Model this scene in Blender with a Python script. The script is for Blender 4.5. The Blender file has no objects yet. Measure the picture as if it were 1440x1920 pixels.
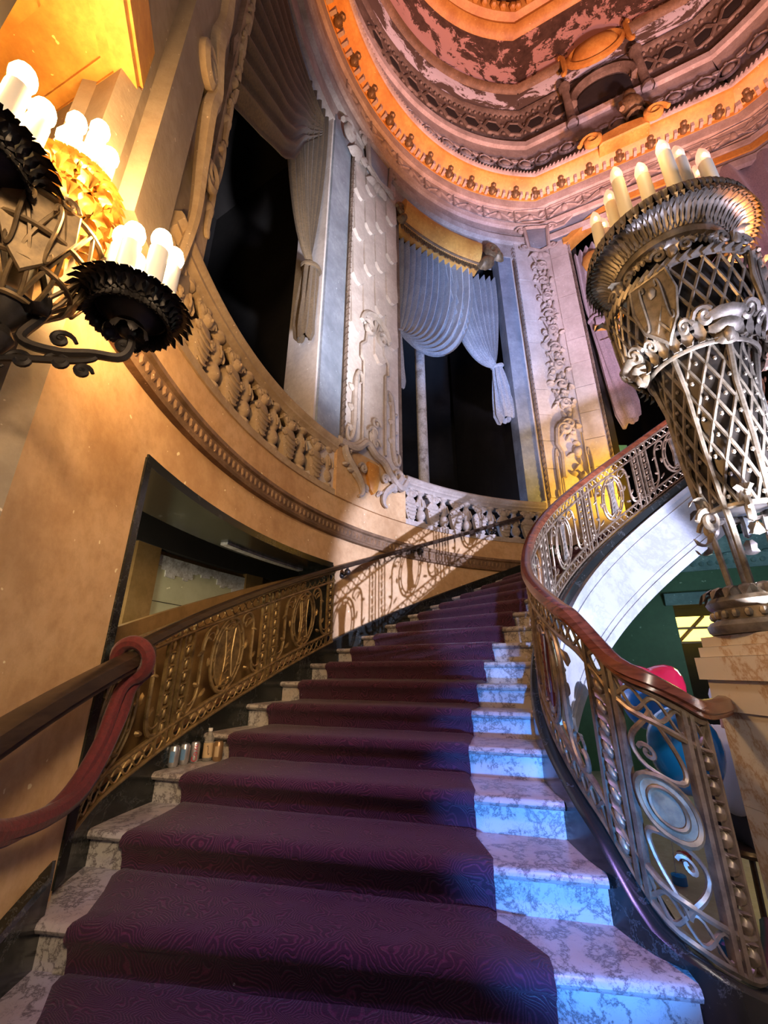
import bpy, math, random
import numpy as np
from math import pi, sin, cos, radians as rad, degrees as deg
random.seed(7)
rng = np.random.default_rng(7)
scene = bpy.context.scene
COL = scene.collection
EYE = 1.417            # camera height; all coordinates below are relative to the eye, shifted up at the end

# ------------------------------------------------------------------ camera
cam_d = bpy.data.cameras.new('camera'); cam = bpy.data.objects.new('camera', cam_d); COL.objects.link(cam)
cam_d.sensor_fit = 'HORIZONTAL'; cam_d.sensor_width = 36.0; cam_d.lens = 36.0 * 799.0 / 1440.0
cam_d.clip_start = 0.02; cam_d.clip_end = 200
cam.location = (0, 0, EYE); cam.rotation_euler = (rad(90 + 20.41), 0, 0)
scene.camera = cam
vs = scene.view_settings
vs.view_transform = 'Standard'; vs.look = 'None'; vs.gamma = 1.0; vs.exposure = 1.1
vs.use_curve_mapping = False
scene.cycles.max_bounces = 6; scene.cycles.diffuse_bounces = 3; scene.cycles.glossy_bounces = 3

# ------------------------------------------------------------------ world: the dim, cool light of the big lobby behind
w = bpy.data.worlds.new('lobby_gloom'); scene.world = w; w.use_nodes = True
w.node_tree.nodes['Background'].inputs[0].default_value = (0.80, 0.82, 1.0, 1)
w.node_tree.nodes['Background'].inputs[1].default_value = 0.085

def lamp(name, kind, loc, col, power, target=None, size=0.1, angle=60, blend=0.3):
    d = bpy.data.lights.new(name, kind); d.color = col; d.energy = power
    if kind in ('POINT', 'SPOT'): d.shadow_soft_size = size
    if kind == 'AREA': d.size = size
    if kind == 'SPOT': d.spot_size = rad(angle); d.spot_blend = blend
    o = bpy.data.objects.new(name, d); COL.objects.link(o)
    o.location = (loc[0], loc[1], loc[2] + EYE)
    if target is not None:
        import mathutils
        v = mathutils.Vector((target[0]-loc[0], target[1]-loc[1], target[2]-loc[2]))
        o.rotation_euler = v.to_track_quat('-Z', 'Y').to_euler()
    return o
# stage-type uplights about the stair, plus washes and fills added to brighten parts
lamp('lobby_key_spot', 'SPOT', (7.5, -2.1, 1.0), (0.62, 0.66, 1.0), 4200, (1.35, 5.8, 0.9), 0.05, 23, 0.3)
lamp('added_violet_wash', 'SPOT', (0.9, -0.3, 4.2), (0.46, 0.30, 1.0), 330, (0.2, 2.3, -0.8), 0.15, 33, 0.9)  # overhead wash added to bring purple onto the carpet treads
lamp('blue_step_spot', 'SPOT', (0.15, -1.3, -0.75), (0.06, 0.28, 1.0), 720, (0.86, 2.75, -0.62), 0.06, 18, 0.6)
lamp('added_blue_wash', 'SPOT', (0.35, -2.0, 0.9), (0.26, 0.42, 1.0), 800, (1.15, 4.2, 0.42), 0.06, 14, 0.6)  # added to turn the tan upper steps blue
lamp('added_wall_fill', 'SPOT', (1.3, -2.4, 2.0), (1.0, 0.70, 0.40), 420, (-1.45, 2.0, 0.35), 0.4, 36, 0.8)  # added to brighten the lower left wall
lamp('added_rail_spot', 'SPOT', (0.9, -3.0, 1.5), (1.0, 0.86, 0.70), 260, (1.55, 2.0, -0.4), 0.15, 17, 0.6)  # added front light for the railing and pedestal
lamp('blue_floor_can', 'SPOT', (4.3, 1.3, -1.0), (0.36, 0.58, 1.0), 125, (3.6, 5.2, 1.9), 0.15, 75, 0.8)
lamp('lilac_uplight', 'SPOT', (3.3, 0.2, -1.0), (0.66, 0.68, 1.0), 750, (1.2, 6.5, 6.4), 0.25, 50, 0.5)
lamp('far_pilaster_uplight', 'SPOT', (2.3, 0.9, -1.0), (0.80, 0.72, 1.0), 1700, (3.4, 7.3, 6.6), 0.2, 32, 0.6)
lamp('pilaster_uplight', 'SPOT', (2.3, 0.9, -1.0), (0.92, 0.90, 1.0), 3600, (-0.15, 5.75, 6.3), 0.2, 31, 0.6)
lamp('rose_bay_uplight', 'SPOT', (2.2, 0.6, -1.0), (1.0, 0.50, 0.62), 1600, (6.3, 6.5, 8.3), 0.25, 34, 0.5)
lamp('blue_drape_uplight', 'SPOT', (2.6, 0.8, -1.0), (0.16, 0.40, 1.0), 2600, (1.7, 6.9, 6.8), 0.2, 24, 0.6)
lamp('orange_uplight', 'SPOT', (3.62, 2.33, -1.2), (1.0, 0.30, 0.03), 4200, (3.62, 2.5, 12), 0.3, 47, 0.12)
lamp('pink_dome_uplight', 'SPOT', (4.6, 1.0, -1.2), (1.0, 0.60, 0.68), 4500, (3.4, 4.6, 17), 0.3, 40, 0.5)
lamp('amber_pilaster_spot', 'SPOT', (4.5, 6.1, 2.75), (1.0, 0.52, 0.04), 140, (3.9, 7.3, 3.6), 0.1, 95, 0.6)
lamp('warm_lobby_fill', 'SPOT', (-0.2, -3.0, 3.5), (1.0, 0.74, 0.48), 330, (-1.6, 5.0, 3.4), 0.6, 70, 0.8)  # fill added behind the camera for the left wall
lamp('back_room_fill', 'POINT', (-2.12, 3.0, 0.35), (1.0, 0.90, 0.62), 13, None, 0.1)  # unseen point light added to light the pale panel
lamp('gallery_fill', 'POINT', (1.3, 7.55, 2.75), (0.30, 0.50, 1.0), 9, None, 0.1)  # unseen point light added for the dark gallery and its post
lamp('green_hall_lamp', 'POINT', (4.3, 5.0, 0.6), (0.75, 1.0, 0.9), 16, None, 0.3)

# ------------------------------------------------------------------ materials
class NT:
    def __init__(s, name):
        s.m = bpy.data.materials.new(name); s.m.use_nodes = True
        s.t = s.m.node_tree; s.b = s.t.nodes['Principled BSDF']; s._c = None
    def n(s, typ, **kw):
        x = s.t.nodes.new(typ)
        for k, v in kw.items():
            if k in ('op',): x.operation = v
            elif k == 'inp':
                for a, b in v.items(): x.inputs[a].default_value = b
            else: setattr(x, k, v)
        return x
    def l(s, a, b): s.t.links.new(a, b)
    def co(s, kind='Object'):
        if s._c is None: s._c = s.n('ShaderNodeTexCoord')
        return s._c.outputs[kind]
    def noise(s, scale, detail=4, rough=.6, dist=0, vec=None, co='Object', scl=None):
        x = s.n('ShaderNodeTexNoise', inp={'Scale': scale, 'Detail': detail, 'Roughness': rough, 'Distortion': dist})
        v = vec if vec is not None else s.co(co)
        if scl is not None:
            mp = s.n('ShaderNodeMapping', inp={'Scale': scl}); s.l(v, mp.inputs[0]); v = mp.outputs[0]
        s.l(v, x.inputs['Vector']); return x
    def ramp(s, src, stops, interp='LINEAR'):
        r = s.n('ShaderNodeValToRGB'); r.color_ramp.interpolation = interp
        e = r.color_ramp.elements
        while len(e) > len(stops): e.remove(e[-1])
        while len(e) < len(stops): e.new(0.5)
        for el, (p, c) in zip(e, stops):
            el.position = p; el.color = (c[0], c[1], c[2], 1) if not np.isscalar(c) else (c, c, c, 1)
        s.l(src, r.inputs[0]); return r.outputs[0]
    def mix(s, f, a, b, mode='MIX'):
        x = s.n('ShaderNodeMix', data_type='RGBA', blend_type=mode)
        for i, v in ((0, f), (6, a), (7, b)):
            if hasattr(v, 'links'): s.l(v, x.inputs[i])
            elif i == 0: x.inputs[0].default_value = v
            else: x.inputs[i].default_value = (v[0], v[1], v[2], 1)
        return x.outputs[2]
    def bump(s, h, strength=.3, dist=.02):
        b = s.n('ShaderNodeBump', inp={'Strength': strength, 'Distance': dist}); s.l(h, b.inputs['Height'])
        s.l(b.outputs[0], s.b.inputs['Normal'])
    def set(s, **kw):
        for k, v in kw.items():
            i = s.b.inputs[k.replace('_', ' ')]
            if hasattr(v, 'links'): s.l(v, i)
            else: i.default_value = (*v, 1) if isinstance(v, tuple) and len(v) == 3 else v
        return s.m
MAT = {}
def plaster(name, base, dark, light, scale=1.6, bump=.25, rough=.85, flecks=True):
    t = NT(name)
    a = t.noise(scale, 6, .65); b = t.noise(scale*9, 5, .7); c = t.noise(scale*28, 3, .6)
    col = t.ramp(a.outputs[0], [(.30, dark), (.5, base), (.72, light)])
    col = t.mix(t.ramp(b.outputs[0], [(.42, 0.), (.7, .55)]), col, dark)
    if flecks:
        fl = t.noise(scale*14, 2, .5)
        col = t.mix(t.ramp(fl.outputs[0], [(.725, 0.), (.745, .8)]), col, tuple(min(1, x*1.5+.15) for x in light))
    t.bump(t.mix(.5, b.outputs[0], c.outputs[0]), bump, .012)
    MAT[name] = t.set(Base_Color=col, Roughness=rough)
plaster('tan_plaster', (.64, .42, .22), (.42, .245, .11), (.72, .52, .31), 1.1)
plaster('grey_plaster', (.33, .27, .20), (.24, .19, .14), (.42, .35, .27), 1.5)
plaster('carved_plaster', (.46, .40, .36), (.30, .255, .22), (.58, .52, .47), 2.2, .2)
plaster('warm_carved_plaster', (.46, .35, .23), (.32, .23, .14), (.56, .45, .31), 2.2, .2)
plaster('pale_stone', (.60, .54, .50), (.44, .38, .35), (.70, .64, .60), 2.0, .12, .7)
plaster('slate_panel', (.22, .26, .32), (.14, .17, .21), (.34, .39, .45), 1.8, .1, .5)
plaster('cornice_plaster', (.40, .34, .31), (.26, .215, .19), (.52, .46, .43), 3.0, .25)
plaster('dark_plaster', (.17, .125, .095), (.085, .062, .048), (.30, .235, .19), 2.6, .4, .7)  # dark brown plaster for drum, niche, rope edges and jamb edge
plaster('orange_lit_gilt', (.62, .30, .06), (.42, .17, .03), (.75, .42, .10), 2.0, .12, .5)  # gilt pushed to orange, carrying part of the uplight's colour
plaster('brown_molding', (.20, .12, .065), (.10, .06, .03), (.33, .21, .12), 3.0, .3, .6)
plaster('green_wall', (.045, .12, .06), (.03, .085, .042), (.06, .15, .08), 1.0, .06, .6)
plaster('teal_plaster', (.10, .19, .19), (.06, .12, .125), (.20, .32, .32), 2.0, .2, .7)
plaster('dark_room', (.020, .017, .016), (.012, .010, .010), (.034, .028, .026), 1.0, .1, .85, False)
plaster('back_room_wall', (.46, .47, .33), (.38, .38, .26), (.52, .53, .40), .8, .08, .7)
plaster('brown_wood_frame', (.24, .145, .055), (.15, .09, .03), (.32, .20, .09), 2.0, .15, .5, False)
plaster('chipped_white', (.62, .63, .66), (.16, .13, .11), (.75, .76, .80), 5.0, .5, .8)
plaster('lobby_floor_stone', (.44, .38, .31), (.32, .27, .21), (.52, .47, .40), 2.0, .05, .25)

def marble(name, base, vein, warm, scale=3.0, rough=.28, thr=.035):
    t = NT(name)
    wv = t.noise(scale*.9, 8, .72, .25); ab = t.n('ShaderNodeMath', op='SUBTRACT', inp={1: .5}); t.l(wv.outputs[0], ab.inputs[0])
    ab2 = t.n('ShaderNodeMath', op='ABSOLUTE'); t.l(ab.outputs[0], ab2.inputs[0])
    v1 = t.ramp(ab2.outputs[0], [(0, 1.), (thr, .35), (thr*2.2, 0.)])
    wv2 = t.noise(scale*2.6, 6, .7, .4); ac = t.n('ShaderNodeMath', op='SUBTRACT', inp={1: .5}); t.l(wv2.outputs[0], ac.inputs[0])
    ac2 = t.n('ShaderNodeMath', op='ABSOLUTE'); t.l(ac.outputs[0], ac2.inputs[0])
    v2 = t.ramp(ac2.outputs[0], [(0, .8), (thr*.6, .25), (thr*1.3, 0.)])
    gate = t.ramp(t.noise(scale*.8, 2).outputs[0], [(.42, 0.), (.62, 1.)])
    v2 = t.mix(gate, (0, 0, 0), v2)
    pz = t.ramp(t.noise(scale*.45, 3, .6).outputs[0], [(.42, base), (.68, warm)])
    col = t.mix(v1, pz, vein); col = t.mix(v2, col, vein)
    MAT[name] = t.set(Base_Color=col, Roughness=rough)
marble('step_marble', (.50, .485, .47), (.11, .095, .095), (.45, .39, .33), 6.0, .32, .020)
marble('black_marble', (.012, .014, .013), (.07, .075, .075), (.02, .024, .022), 1.4, .2, .004)
marble('white_marble', (.42, .43, .45), (.33, .34, .36), (.38, .385, .40), 1.2, .25)
marble('cream_marble', (.72, .64, .54), (.50, .32, .18), (.76, .71, .65), 1.2, .3, .014)

def metal(name, base, dark, rough=.42, metallic=.75, scale=14):
    t = NT(name); a = t.noise(scale, 5, .65)
    col = t.ramp(a.outputs[0], [(.32, dark), (.6, base)])
    t.bump(t.noise(scale*4, 3).outputs[0], .15, .004)
    MAT[name] = t.set(Base_Color=col, Roughness=rough, Metallic=metallic)
metal('bronze', (.36, .27, .18), (.15, .105, .07), .40, .6)
metal('gilded_bronze', (.40, .28, .12), (.15, .10, .045), .42, .6)
metal('black_iron', (.045, .038, .034), (.02, .018, .018), .42, .6)
metal('pewter', (.26, .225, .185), (.10, .085, .065), .45, .5)
metal('bright_gold', (.50, .27, .06), (.22, .11, .025), .35, .8)
metal('dark_brass', (.26, .175, .085), (.11, .075, .04), .5, .45)
metal('can_metal', (.62, .63, .65), (.5, .5, .52), .3, .8, 30)

def plain(name, col, rough=.6, metallic=0., **kw):
    t = NT(name); MAT[name] = t.set(Base_Color=col, Roughness=rough, Metallic=metallic, **kw); return t
def grain(name, c0, c1, rough, scl):
    t = NT(name); a = t.noise(6, 5, .6, 1.0, scl=scl)
    MAT[name] = t.set(Base_Color=t.ramp(a.outputs[0], [(.35, c0), (.65, c1)]), Roughness=rough)
grain('mahogany', (.07, .018, .008), (.19, .055, .024), .22, (1, 1, 6))
grain('dark_wood', (.022, .014, .010), (.055, .035, .022), .3, (1, 1, 6))
def fabric(name, base, dark, sheen=.4, scale=40):
    t = NT(name); a = t.noise(scale, 4, .7); b = t.noise(2.2, 4, .6)
    col = t.mix(t.ramp(b.outputs[0], [(.35, 0.), (.7, .6)]), base, dark)
    col = t.mix(t.ramp(a.outputs[0], [(.35, .65), (.6, 0.)]), col, dark)
    t.bump(a.outputs[0], .25, .01)
    MAT[name] = t.set(Base_Color=col, Roughness=.8, Sheen_Weight=sheen)
fabric('blue_lit_drape', (.36, .39, .44), (.11, .12, .15))  # one cloth in three tints; this one carries the blue uplight
fabric('dim_lit_drape', (.13, .085, .04), (.045, .03, .015), .1)  # same cloth, browned and darkened for the dimmer left bay
fabric('rose_lit_drape', (.40, .31, .33), (.16, .12, .15))  # same cloth, tinted with the rose light of its bay
fabric('red_velvet', (.15, .014, .016), (.05, .007, .009), .15, 60)
# carpet: dark wine pile with a maze of fine concentric lines
t = NT('stair_carpet')
uv = t.n('ShaderNodeUVMap'); uv.uv_map = 'UVMap'
wp = t.noise(5.5, 2, .5, vec=uv.outputs[0]); wa = t.n('ShaderNodeVectorMath', op='MULTIPLY_ADD'); wa.inputs[1].default_value = (.22, .22, .22); t.l(wp.outputs['Color'], wa.inputs[0]); t.l(uv.outputs[0], wa.inputs[2])
vo = t.n('ShaderNodeTexVoronoi', inp={'Scale': 3.6, 'Randomness': 1.}); t.l(wa.outputs[0], vo.inputs['Vector']); vo.distance = 'MANHATTAN'
ad = vo
ml = t.n('ShaderNodeMath', op='MULTIPLY', inp={1: 88.}); t.l(ad.outputs[0], ml.inputs[0])
sn = t.n('ShaderNodeMath', op='SINE'); t.l(ml.outputs[0], sn.inputs[0])
ln = t.ramp(sn.outputs[0], [(.15, 0.), (.85, 1.)])
fz = t.noise(160, 2, .6, vec=uv.outputs[0])
big = t.noise(1.1, 3, .5, vec=uv.outputs[0])
col = t.mix(ln, (.040, .006, .024), (.125, .024, .062))
col = t.mix(t.ramp(fz.outputs[0], [(.35, .6), (.6, 0.)]), col, (.03, .006, .018))
col = t.mix(t.ramp(big.outputs[0], [(.4, 0.), (.7, .35)]), col, (.05, .012, .03))
lint = t.noise(30, 1, .5, vec=uv.outputs[0])
col = t.mix(t.ramp(lint.outputs[0], [(.795, 0.), (.81, .5)]), col, (.4, .35, .4))
t.bump(t.mix(.5, ln, fz.outputs[0]), .7, .008)
MAT['stair_carpet'] = t.set(Base_Color=col, Roughness=.95, Sheen_Weight=.12)
# dome: painted sky, flaking badly
t = NT('flaking_dome_paint')
a = t.noise(1.5, 9, .72, .4); b = t.noise(5, 6, .7)
geo = t.n('ShaderNodeSeparateXYZ'); t.l(t.co('Object'), geo.inputs[0])
sky = t.ramp(t.noise(.5, 2).outputs[0], [(.3, (.70, .42, .36)), (.55, (.78, .50, .46)), (.75, (.62, .48, .62))])
hm = t.n('ShaderNodeMapRange', inp={1: 15.6, 2: 17.4, 3: 0.0, 4: 0.15}); t.l(geo.outputs[2], hm.inputs[0])
sm = t.n('ShaderNodeMath', op='ADD'); t.l(a.outputs[0], sm.inputs[0]); t.l(hm.outputs[0], sm.inputs[1])
fl = t.ramp(sm.outputs[0], [(.545, 0.), (.56, 1.)])
under = t.ramp(b.outputs[0], [(.3, (.05, .03, .025)), (.7, (.16, .10, .075))])
t.bump(fl, .4, .02)
MAT['flaking_dome_paint'] = t.set(Base_Color=t.mix(fl, sky, under), Roughness=.8)
t = NT('flaking_white_band'); a = t.noise(1.1, 8, .75, .6, scl=(1, 1, 3))
MAT['flaking_white_band'] = t.set(Base_Color=t.ramp(a.outputs[0], [(.50, (.10, .07, .055)), (.53, (.62, .60, .66))]), Roughness=.75)
def glow(name, col, s):
    t = NT(name); MAT[name] = t.set(Base_Color=(.8, .75, .65), Emission_Color=col, Emission_Strength=s, Roughness=.4)
glow('lit_bulb', (1.0, .66, .28), 26)
glow('dim_flame_bulb', (1.0, .30, .20), .55)
glow('filament', (1.0, .5, .12), 30)
glow('amber_glow', (1.0, .72, .10), 1.6)  # glow put into the surface for lamp-lit yellow beams
glow('distant_lamp', (.9, .95, 1.0), 12)
plain('pink_glass', (.75, .42, .36), .2, 0., Transmission_Weight=.4)
plain('candle_sleeve', (.80, .74, .58), .5, 0., Subsurface_Weight=.0)
plain('white_candle_sleeve', (.85, .83, .78), .45)
plain('red_balloon', (.32, .008, .03), .12, 0., Coat_Weight=.5)
plain('blue_balloon', (.01, .22, .75), .10, 0., Coat_Weight=.5)
plain('white_cotton', (.72, .76, .85), .85)
plain('skin', (.55, .33, .25), .55)
plain('dark_trousers', (.02, .02, .03), .8)
plain('blue_paper', (.10, .35, .75), .6)
plain('clear_plastic', (.75, .72, .65), .08, 0., Transmission_Weight=.75, IOR=1.35)
plain('brown_tin', (.34, .21, .10), .35, .5)
plain('paper_label', (.55, .40, .22), .6)
plain('red_print', (.55, .02, .05), .5)
plain('blue_print', (.12, .25, .45), .5)
plain('dark_print', (.05, .03, .02), .5)
plain('white_cap', (.8, .8, .78), .4)
plain('mirror_glass', (.55, .60, .68), .06, 1.)
plain('garnet_enamel', (.13, .018, .012), .4, .2)

# ------------------------------------------------------------------ mesh helpers
class G:
    """collects shapes, then links them as ONE mesh object"""
    def __init__(s): s.V = []; s.F = []; s.n = 0; s.UV = None
    def add(s, V, F):
        V = np.asarray(V, float).reshape(-1, 3); n = s.n
        s.V.append(V); s.F += [tuple(int(i)+n for i in f) for f in F]; s.n += len(V); return s
    def grid(s, P, cu=False, cv=False):
        P = np.asarray(P, float); a, b = P.shape[:2]; F = []
        for i in range(a if cu else a-1):
            for j in range(b if cv else b-1):
                i2, j2 = (i+1) % a, (j+1) % b
                F.append((i*b+j, i2*b+j, i2*b+j2, i*b+j2))
        return s.add(P.reshape(-1, 3), F)
    def tube(s, pts, r, n=6, closed=False, flat=None, caps=True):
        P = np.asarray(pts, float); m = len(P); r = np.broadcast_to(np.asarray(r, float), (m,))
        T = np.roll(P, -1, 0) - np.roll(P, 1, 0)
        if not closed: T[0] = P[1]-P[0]; T[-1] = P[-1]-P[-2]
        T /= np.linalg.norm(T, axis=1)[:, None] + 1e-12
        up = np.array([0, 0, 1.]) if abs(T[0][2]) < .9 else np.array([1., 0, 0])
        if flat is not None and flat != 'z': up = np.asarray(flat, float)
        N = np.zeros_like(P); a = up - T[0]*(up@T[0]); N[0] = a/np.linalg.norm(a)
        for i in range(1, m):
            a = (N[i-1] if flat is None else up); a = a - T[i]*(a@T[i]); l = np.linalg.norm(a)
            N[i] = a/l if l > 1e-6 else N[i-1]
        B = np.cross(T, N)
        an = np.arange(n)*2*pi/n
        R = P[:, None] + r[:, None, None]*(np.cos(an)[None, :, None]*N[:, None] + np.sin(an)[None, :, None]*B[:, None])
        k = s.n; s.grid(R, closed, True)
        if caps and not closed:
            s.F.append(tuple(k+j for j in range(n))[::-1]); s.F.append(tuple(k+(m-1)*n+j for j in range(n)))
        return s
    def box(s, c, h, ax=None):
        c = np.asarray(c, float); h = np.asarray(h, float)
        ax = np.eye(3) if ax is None else np.asarray(ax, float)
        V = [c + (i*h[0])*ax[0] + (j*h[1])*ax[1] + (k*h[2])*ax[2] for i in (-1, 1) for j in (-1, 1) for k in (-1, 1)]
        return s.add(V, [(0, 1, 3, 2), (4, 6, 7, 5), (0, 4, 5, 1), (2, 3, 7, 6), (0, 2, 6, 4), (1, 5, 7, 3)])
    def lathe(s, prof, n=20, c=(0, 0, 0), a0=0, a1=2*pi):
        full = abs(a1-a0-2*pi) < 1e-6; A = np.linspace(a0, a1, n+1)[:n if full else n+1]
        P = [[(c[0]+r*cos(a), c[1]+r*sin(a), c[2]+z) for r, z in prof] for a in A]
        return s.grid(P, full, False)
    def ball(s, c, r, nu=8, nv=6):
        r = np.broadcast_to(np.asarray(r, float), (3,)); P = []
        for i in range(nu):
            a = 2*pi*i/nu
            P.append([(c[0]+r[0]*sin(pi*j/nv+1e-4)*cos(a), c[1]+r[1]*sin(pi*j/nv+1e-4)*sin(a), c[2]-r[2]*cos(pi*j/nv)) for j in range(nv+1)])
        return s.grid(P, True, False)
    def blob(s, c, rx, ry, rot=0, h=.02, n=8, m=3):
        """domed almond patch lying in x,y, rising along the third axis"""
        V = [(c[0], c[1], c[2]+h)]; cr, sr = cos(rot), sin(rot)
        for j in range(1, m+1):
            q = j/m
            for i in range(n):
                a = 2*pi*i/n; x = rx*q*cos(a); y = ry*q*sin(a)
                V.append((c[0]+x*cr-y*sr, c[1]+x*sr+y*cr, c[2]+h*math.sqrt(max(0, 1-q*q))))
        F = [(0, 1+i, 1+(i+1) % n) for i in range(n)]
        for j in range(m-1):
            for i in range(n):
                a = 1+j*n; i2 = (i+1) % n; F.append((a+i, a+n+i, a+n+i2, a+i2))
        return s.add(V, F)
    def prism(s, poly, d0, d1, bev=0.):
        P = np.asarray(poly, float); n = len(P); c = P.mean(0)
        rings = [(P, d0), (P, d1-bev), (c+(P-c)*(1-bev*2.5/ (np.abs(P-c).max()+1e-9)), d1)] if bev else [(P, d0), (P, d1)]
        V = [(x, y, d) for Q, d in rings for x, y in Q]; F = []
        for k in range(len(rings)-1):
            for i in range(n): F.append((k*n+i, k*n+(i+1) % n, (k+1)*n+(i+1) % n, (k+1)*n+i))
        F.append(tuple((len(rings)-1)*n+i for i in range(n))); F.append(tuple(range(n))[::-1])
        return s.add(V, F)
    def leaf(s, base, d, up, L, W, curl=.5, nu=6, ser=.18):
        """acanthus leaf: a cupped, serrated blade growing along d and curling over towards up"""
        base = np.asarray(base, float); d = np.asarray(d, float); d = d/np.linalg.norm(d)
        up = np.asarray(up, float); up = up - d*(up@d); up /= np.linalg.norm(up); sd = np.cross(d, up); P = []
        for i in range(nu+1):
            q = i/nu; an = curl*q*q*2.2; wv = W*sin(pi*min(1, .16+.80*q))*(1+ser*(1 if i % 2 else -1))
            x = L*(q*cos(an*.6)); z = L*q*sin(an*.6)*.8
            P.append([base+d*x+up*(z+abs(j)*W*.18)+sd*(j*wv*.5) for j in (-1, -.5, 0, .5, 1)])
        return s.grid(P)
    def xf(s, fn): s.V = [np.asarray(fn(np.concatenate(s.V)), float)] if s.V else s.V; return s
    def both(s):
        """repeat the shapes mirrored to the other face"""
        V = np.concatenate(s.V); F = list(s.F); return s.add(V*[1, 1, -1], [f[::-1] for f in F])
    def move(s, x, y, z): return s.xf(lambda A: A+np.array([x, y, z]))
    def build(s, name, mat, parent=None, label=None, cat=None, group=None, kind=None, smooth=40, uv=None):
        V = np.concatenate(s.V)
        if parent is not None:
            p = parent; off = np.zeros(3)
            while p is not None: off += np.array(p.location); p = p.parent
            V = V - off
        me = bpy.data.meshes.new(name); me.from_pydata(V.tolist(), [], s.F); me.update()
        if uv is not None:
            ul = me.uv_layers.new(name='UVMap'); vi = np.empty(len(me.loops), int); me.loops.foreach_get('vertex_index', vi)
            ul.data.foreach_set('uv', np.asarray(uv, float)[vi].ravel())
        if smooth:
            me.polygons.foreach_set('use_smooth', [True]*len(me.polygons))
            me.set_sharp_from_angle(angle=rad(smooth))
        me.materials.append(MAT[mat]); o = bpy.data.objects.new(name, me); COL.objects.link(o)
        if parent is not None: o.parent = parent
        tag(o, label, cat, group, kind); return o
def tag(o, label=None, cat=None, group=None, kind=None):
    for k, v in (('label', label), ('category', cat), ('group', group), ('kind', kind)):
        if v: o[k] = v
    return o
def thing(name, label=None, cat=None, loc=(0, 0, 0), group=None, kind=None, parent=None):
    o = bpy.data.objects.new(name, None); COL.objects.link(o); o.empty_display_size = .1
    o.location = loc
    if parent is not None: o.parent = parent
    return tag(o, label, cat, group, kind)
def dup(o, loc, rotz=0, parent=None, label=None, group=None):
    c = o.copy(); COL.objects.link(c); c.parent = parent; c.location = loc; c.rotation_euler = (0, 0, rotz)
    if label: c['label'] = label
    if group: c['group'] = group
    for ch in list(o.children):
        d = ch.copy(); COL.objects.link(d); d.parent = c
        for g in ch.children:
            e = g.copy(); COL.objects.link(e); e.parent = d
    return c
def bez(a, b, c, d, n=16):
    t = np.linspace(0, 1, n)[:, None]; a, b, c, d = (np.asarray(x, float) for x in (a, b, c, d))
    return a*(1-t)**3 + 3*b*t*(1-t)**2 + 3*c*t*t*(1-t) + d*t**3
def smoothpath(P, n=60):
    P = np.asarray(P, float); m = len(P); out = []
    for t in np.linspace(0, m-1-1e-6, n):
        i = int(t); f = t-i; p0, p1, p2, p3 = (P[max(0, min(m-1, i+k))] for k in (-1, 0, 1, 2))
        out.append(.5*((2*p1)+(-p0+p2)*f+(2*p0-5*p1+4*p2-p3)*f*f+(-p0+3*p1-3*p2+p3)*f**3))
    return np.array(out)
def scroll(kind='S', turn=1.5, m=2.0, n=48, asym=0.):
    """S or C scroll with coiled ends, centred, unit height along y"""
    x = np.linspace(-1, 1, n*4); k = turn*pi*(m+1)*np.abs(x)**m
    if kind == 'S': k = k*np.sign(x)
    k = k*(1+asym*np.sign(x))
    dx = x[1]-x[0]; h = np.cumsum(k)*dx; h = h-h[len(h)//2]+pi/2
    p = np.c_[np.cumsum(np.cos(h)), np.cumsum(np.sin(h))]*dx
    p = p[::4]; p -= (p.min(0)+p.max(0))/2
    return p/(p[:, 1].max()-p[:, 1].min())
SC_S = scroll('S', 1.55, 2.2); SC_C = scroll('C', 1.35, 2.0); SC_S2 = scroll('S', 1.2, 1.6, asym=.35)
def volute(turns=1.6, n=40, r0=1., r1=.12):
    a = np.linspace(0, turns*2*pi, n); r = r0*(r1/r0)**(np.linspace(0, 1, n)**.8)
    return np.c_[r*np.cos(a), r*np.sin(a)]
def p3(p, c=(0, 0), sx=1, sy=1, rot=0, d=0.):
    p = np.asarray(p)*np.array([sx, sy]); cr, sr = cos(rot), sin(rot)
    return np.c_[p[:, 0]*cr-p[:, 1]*sr+c[0], p[:, 0]*sr+p[:, 1]*cr+c[1], np.full(len(p), d)]
def taper(n, a, b=None, e=.35):
    q = np.linspace(-1, 1, n); return a*(1-(1-e)*np.abs(q)**2)

# ------------------------------------------------------------------ plan of the rotunda
RW = 5.05; CX, CY = 3.62, 2.326
T88, T40 = rad(88), rad(40)
PA = np.array([CX+RW*cos(T88), CY+RW*sin(T88)]); PB = np.array([CX+RW*cos(T40), CY+RW*sin(T40)])
LC = float(np.linalg.norm(PB-PA)); NC = -np.array([cos(rad(64)), sin(rad(64))])
def sT(th): return -rad(th-88)*RW            # angle on the circle -> run S along the wall (rightwards positive)
def plan(S, d=0.):
    S = np.asarray(S, float); d = np.broadcast_to(np.asarray(d, float), S.shape)
    th = np.where(S < 0, T88-S/RW, np.where(S > LC, T40-(S-LC)/RW, T88))
    X = CX+RW*np.cos(th); Y = CY+RW*np.sin(th); nx = -np.cos(th); ny = -np.sin(th)
    on = (S >= 0) & (S <= LC); q = np.clip(S/LC, 0, 1)
    X = np.where(on, PA[0]+(PB[0]-PA[0])*q, X); Y = np.where(on, PA[1]+(PB[1]-PA[1])*q, Y)
    nx = np.where(on, NC[0], nx); ny = np.where(on, NC[1], ny)
    for s0, tt in ((0., T88), (LC, T40)):                       # mitre at the two corners
        m = np.array([-cos(tt), -sin(tt)])+NC; m /= m@NC/1.0
        wgt = np.clip(1-np.abs(S-s0)/.05, 0, 1)
        nx = nx*(1-wgt)+m[0]*wgt; ny = ny*(1-wgt)+m[1]*wgt
    return X+nx*d, Y+ny*d
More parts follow.
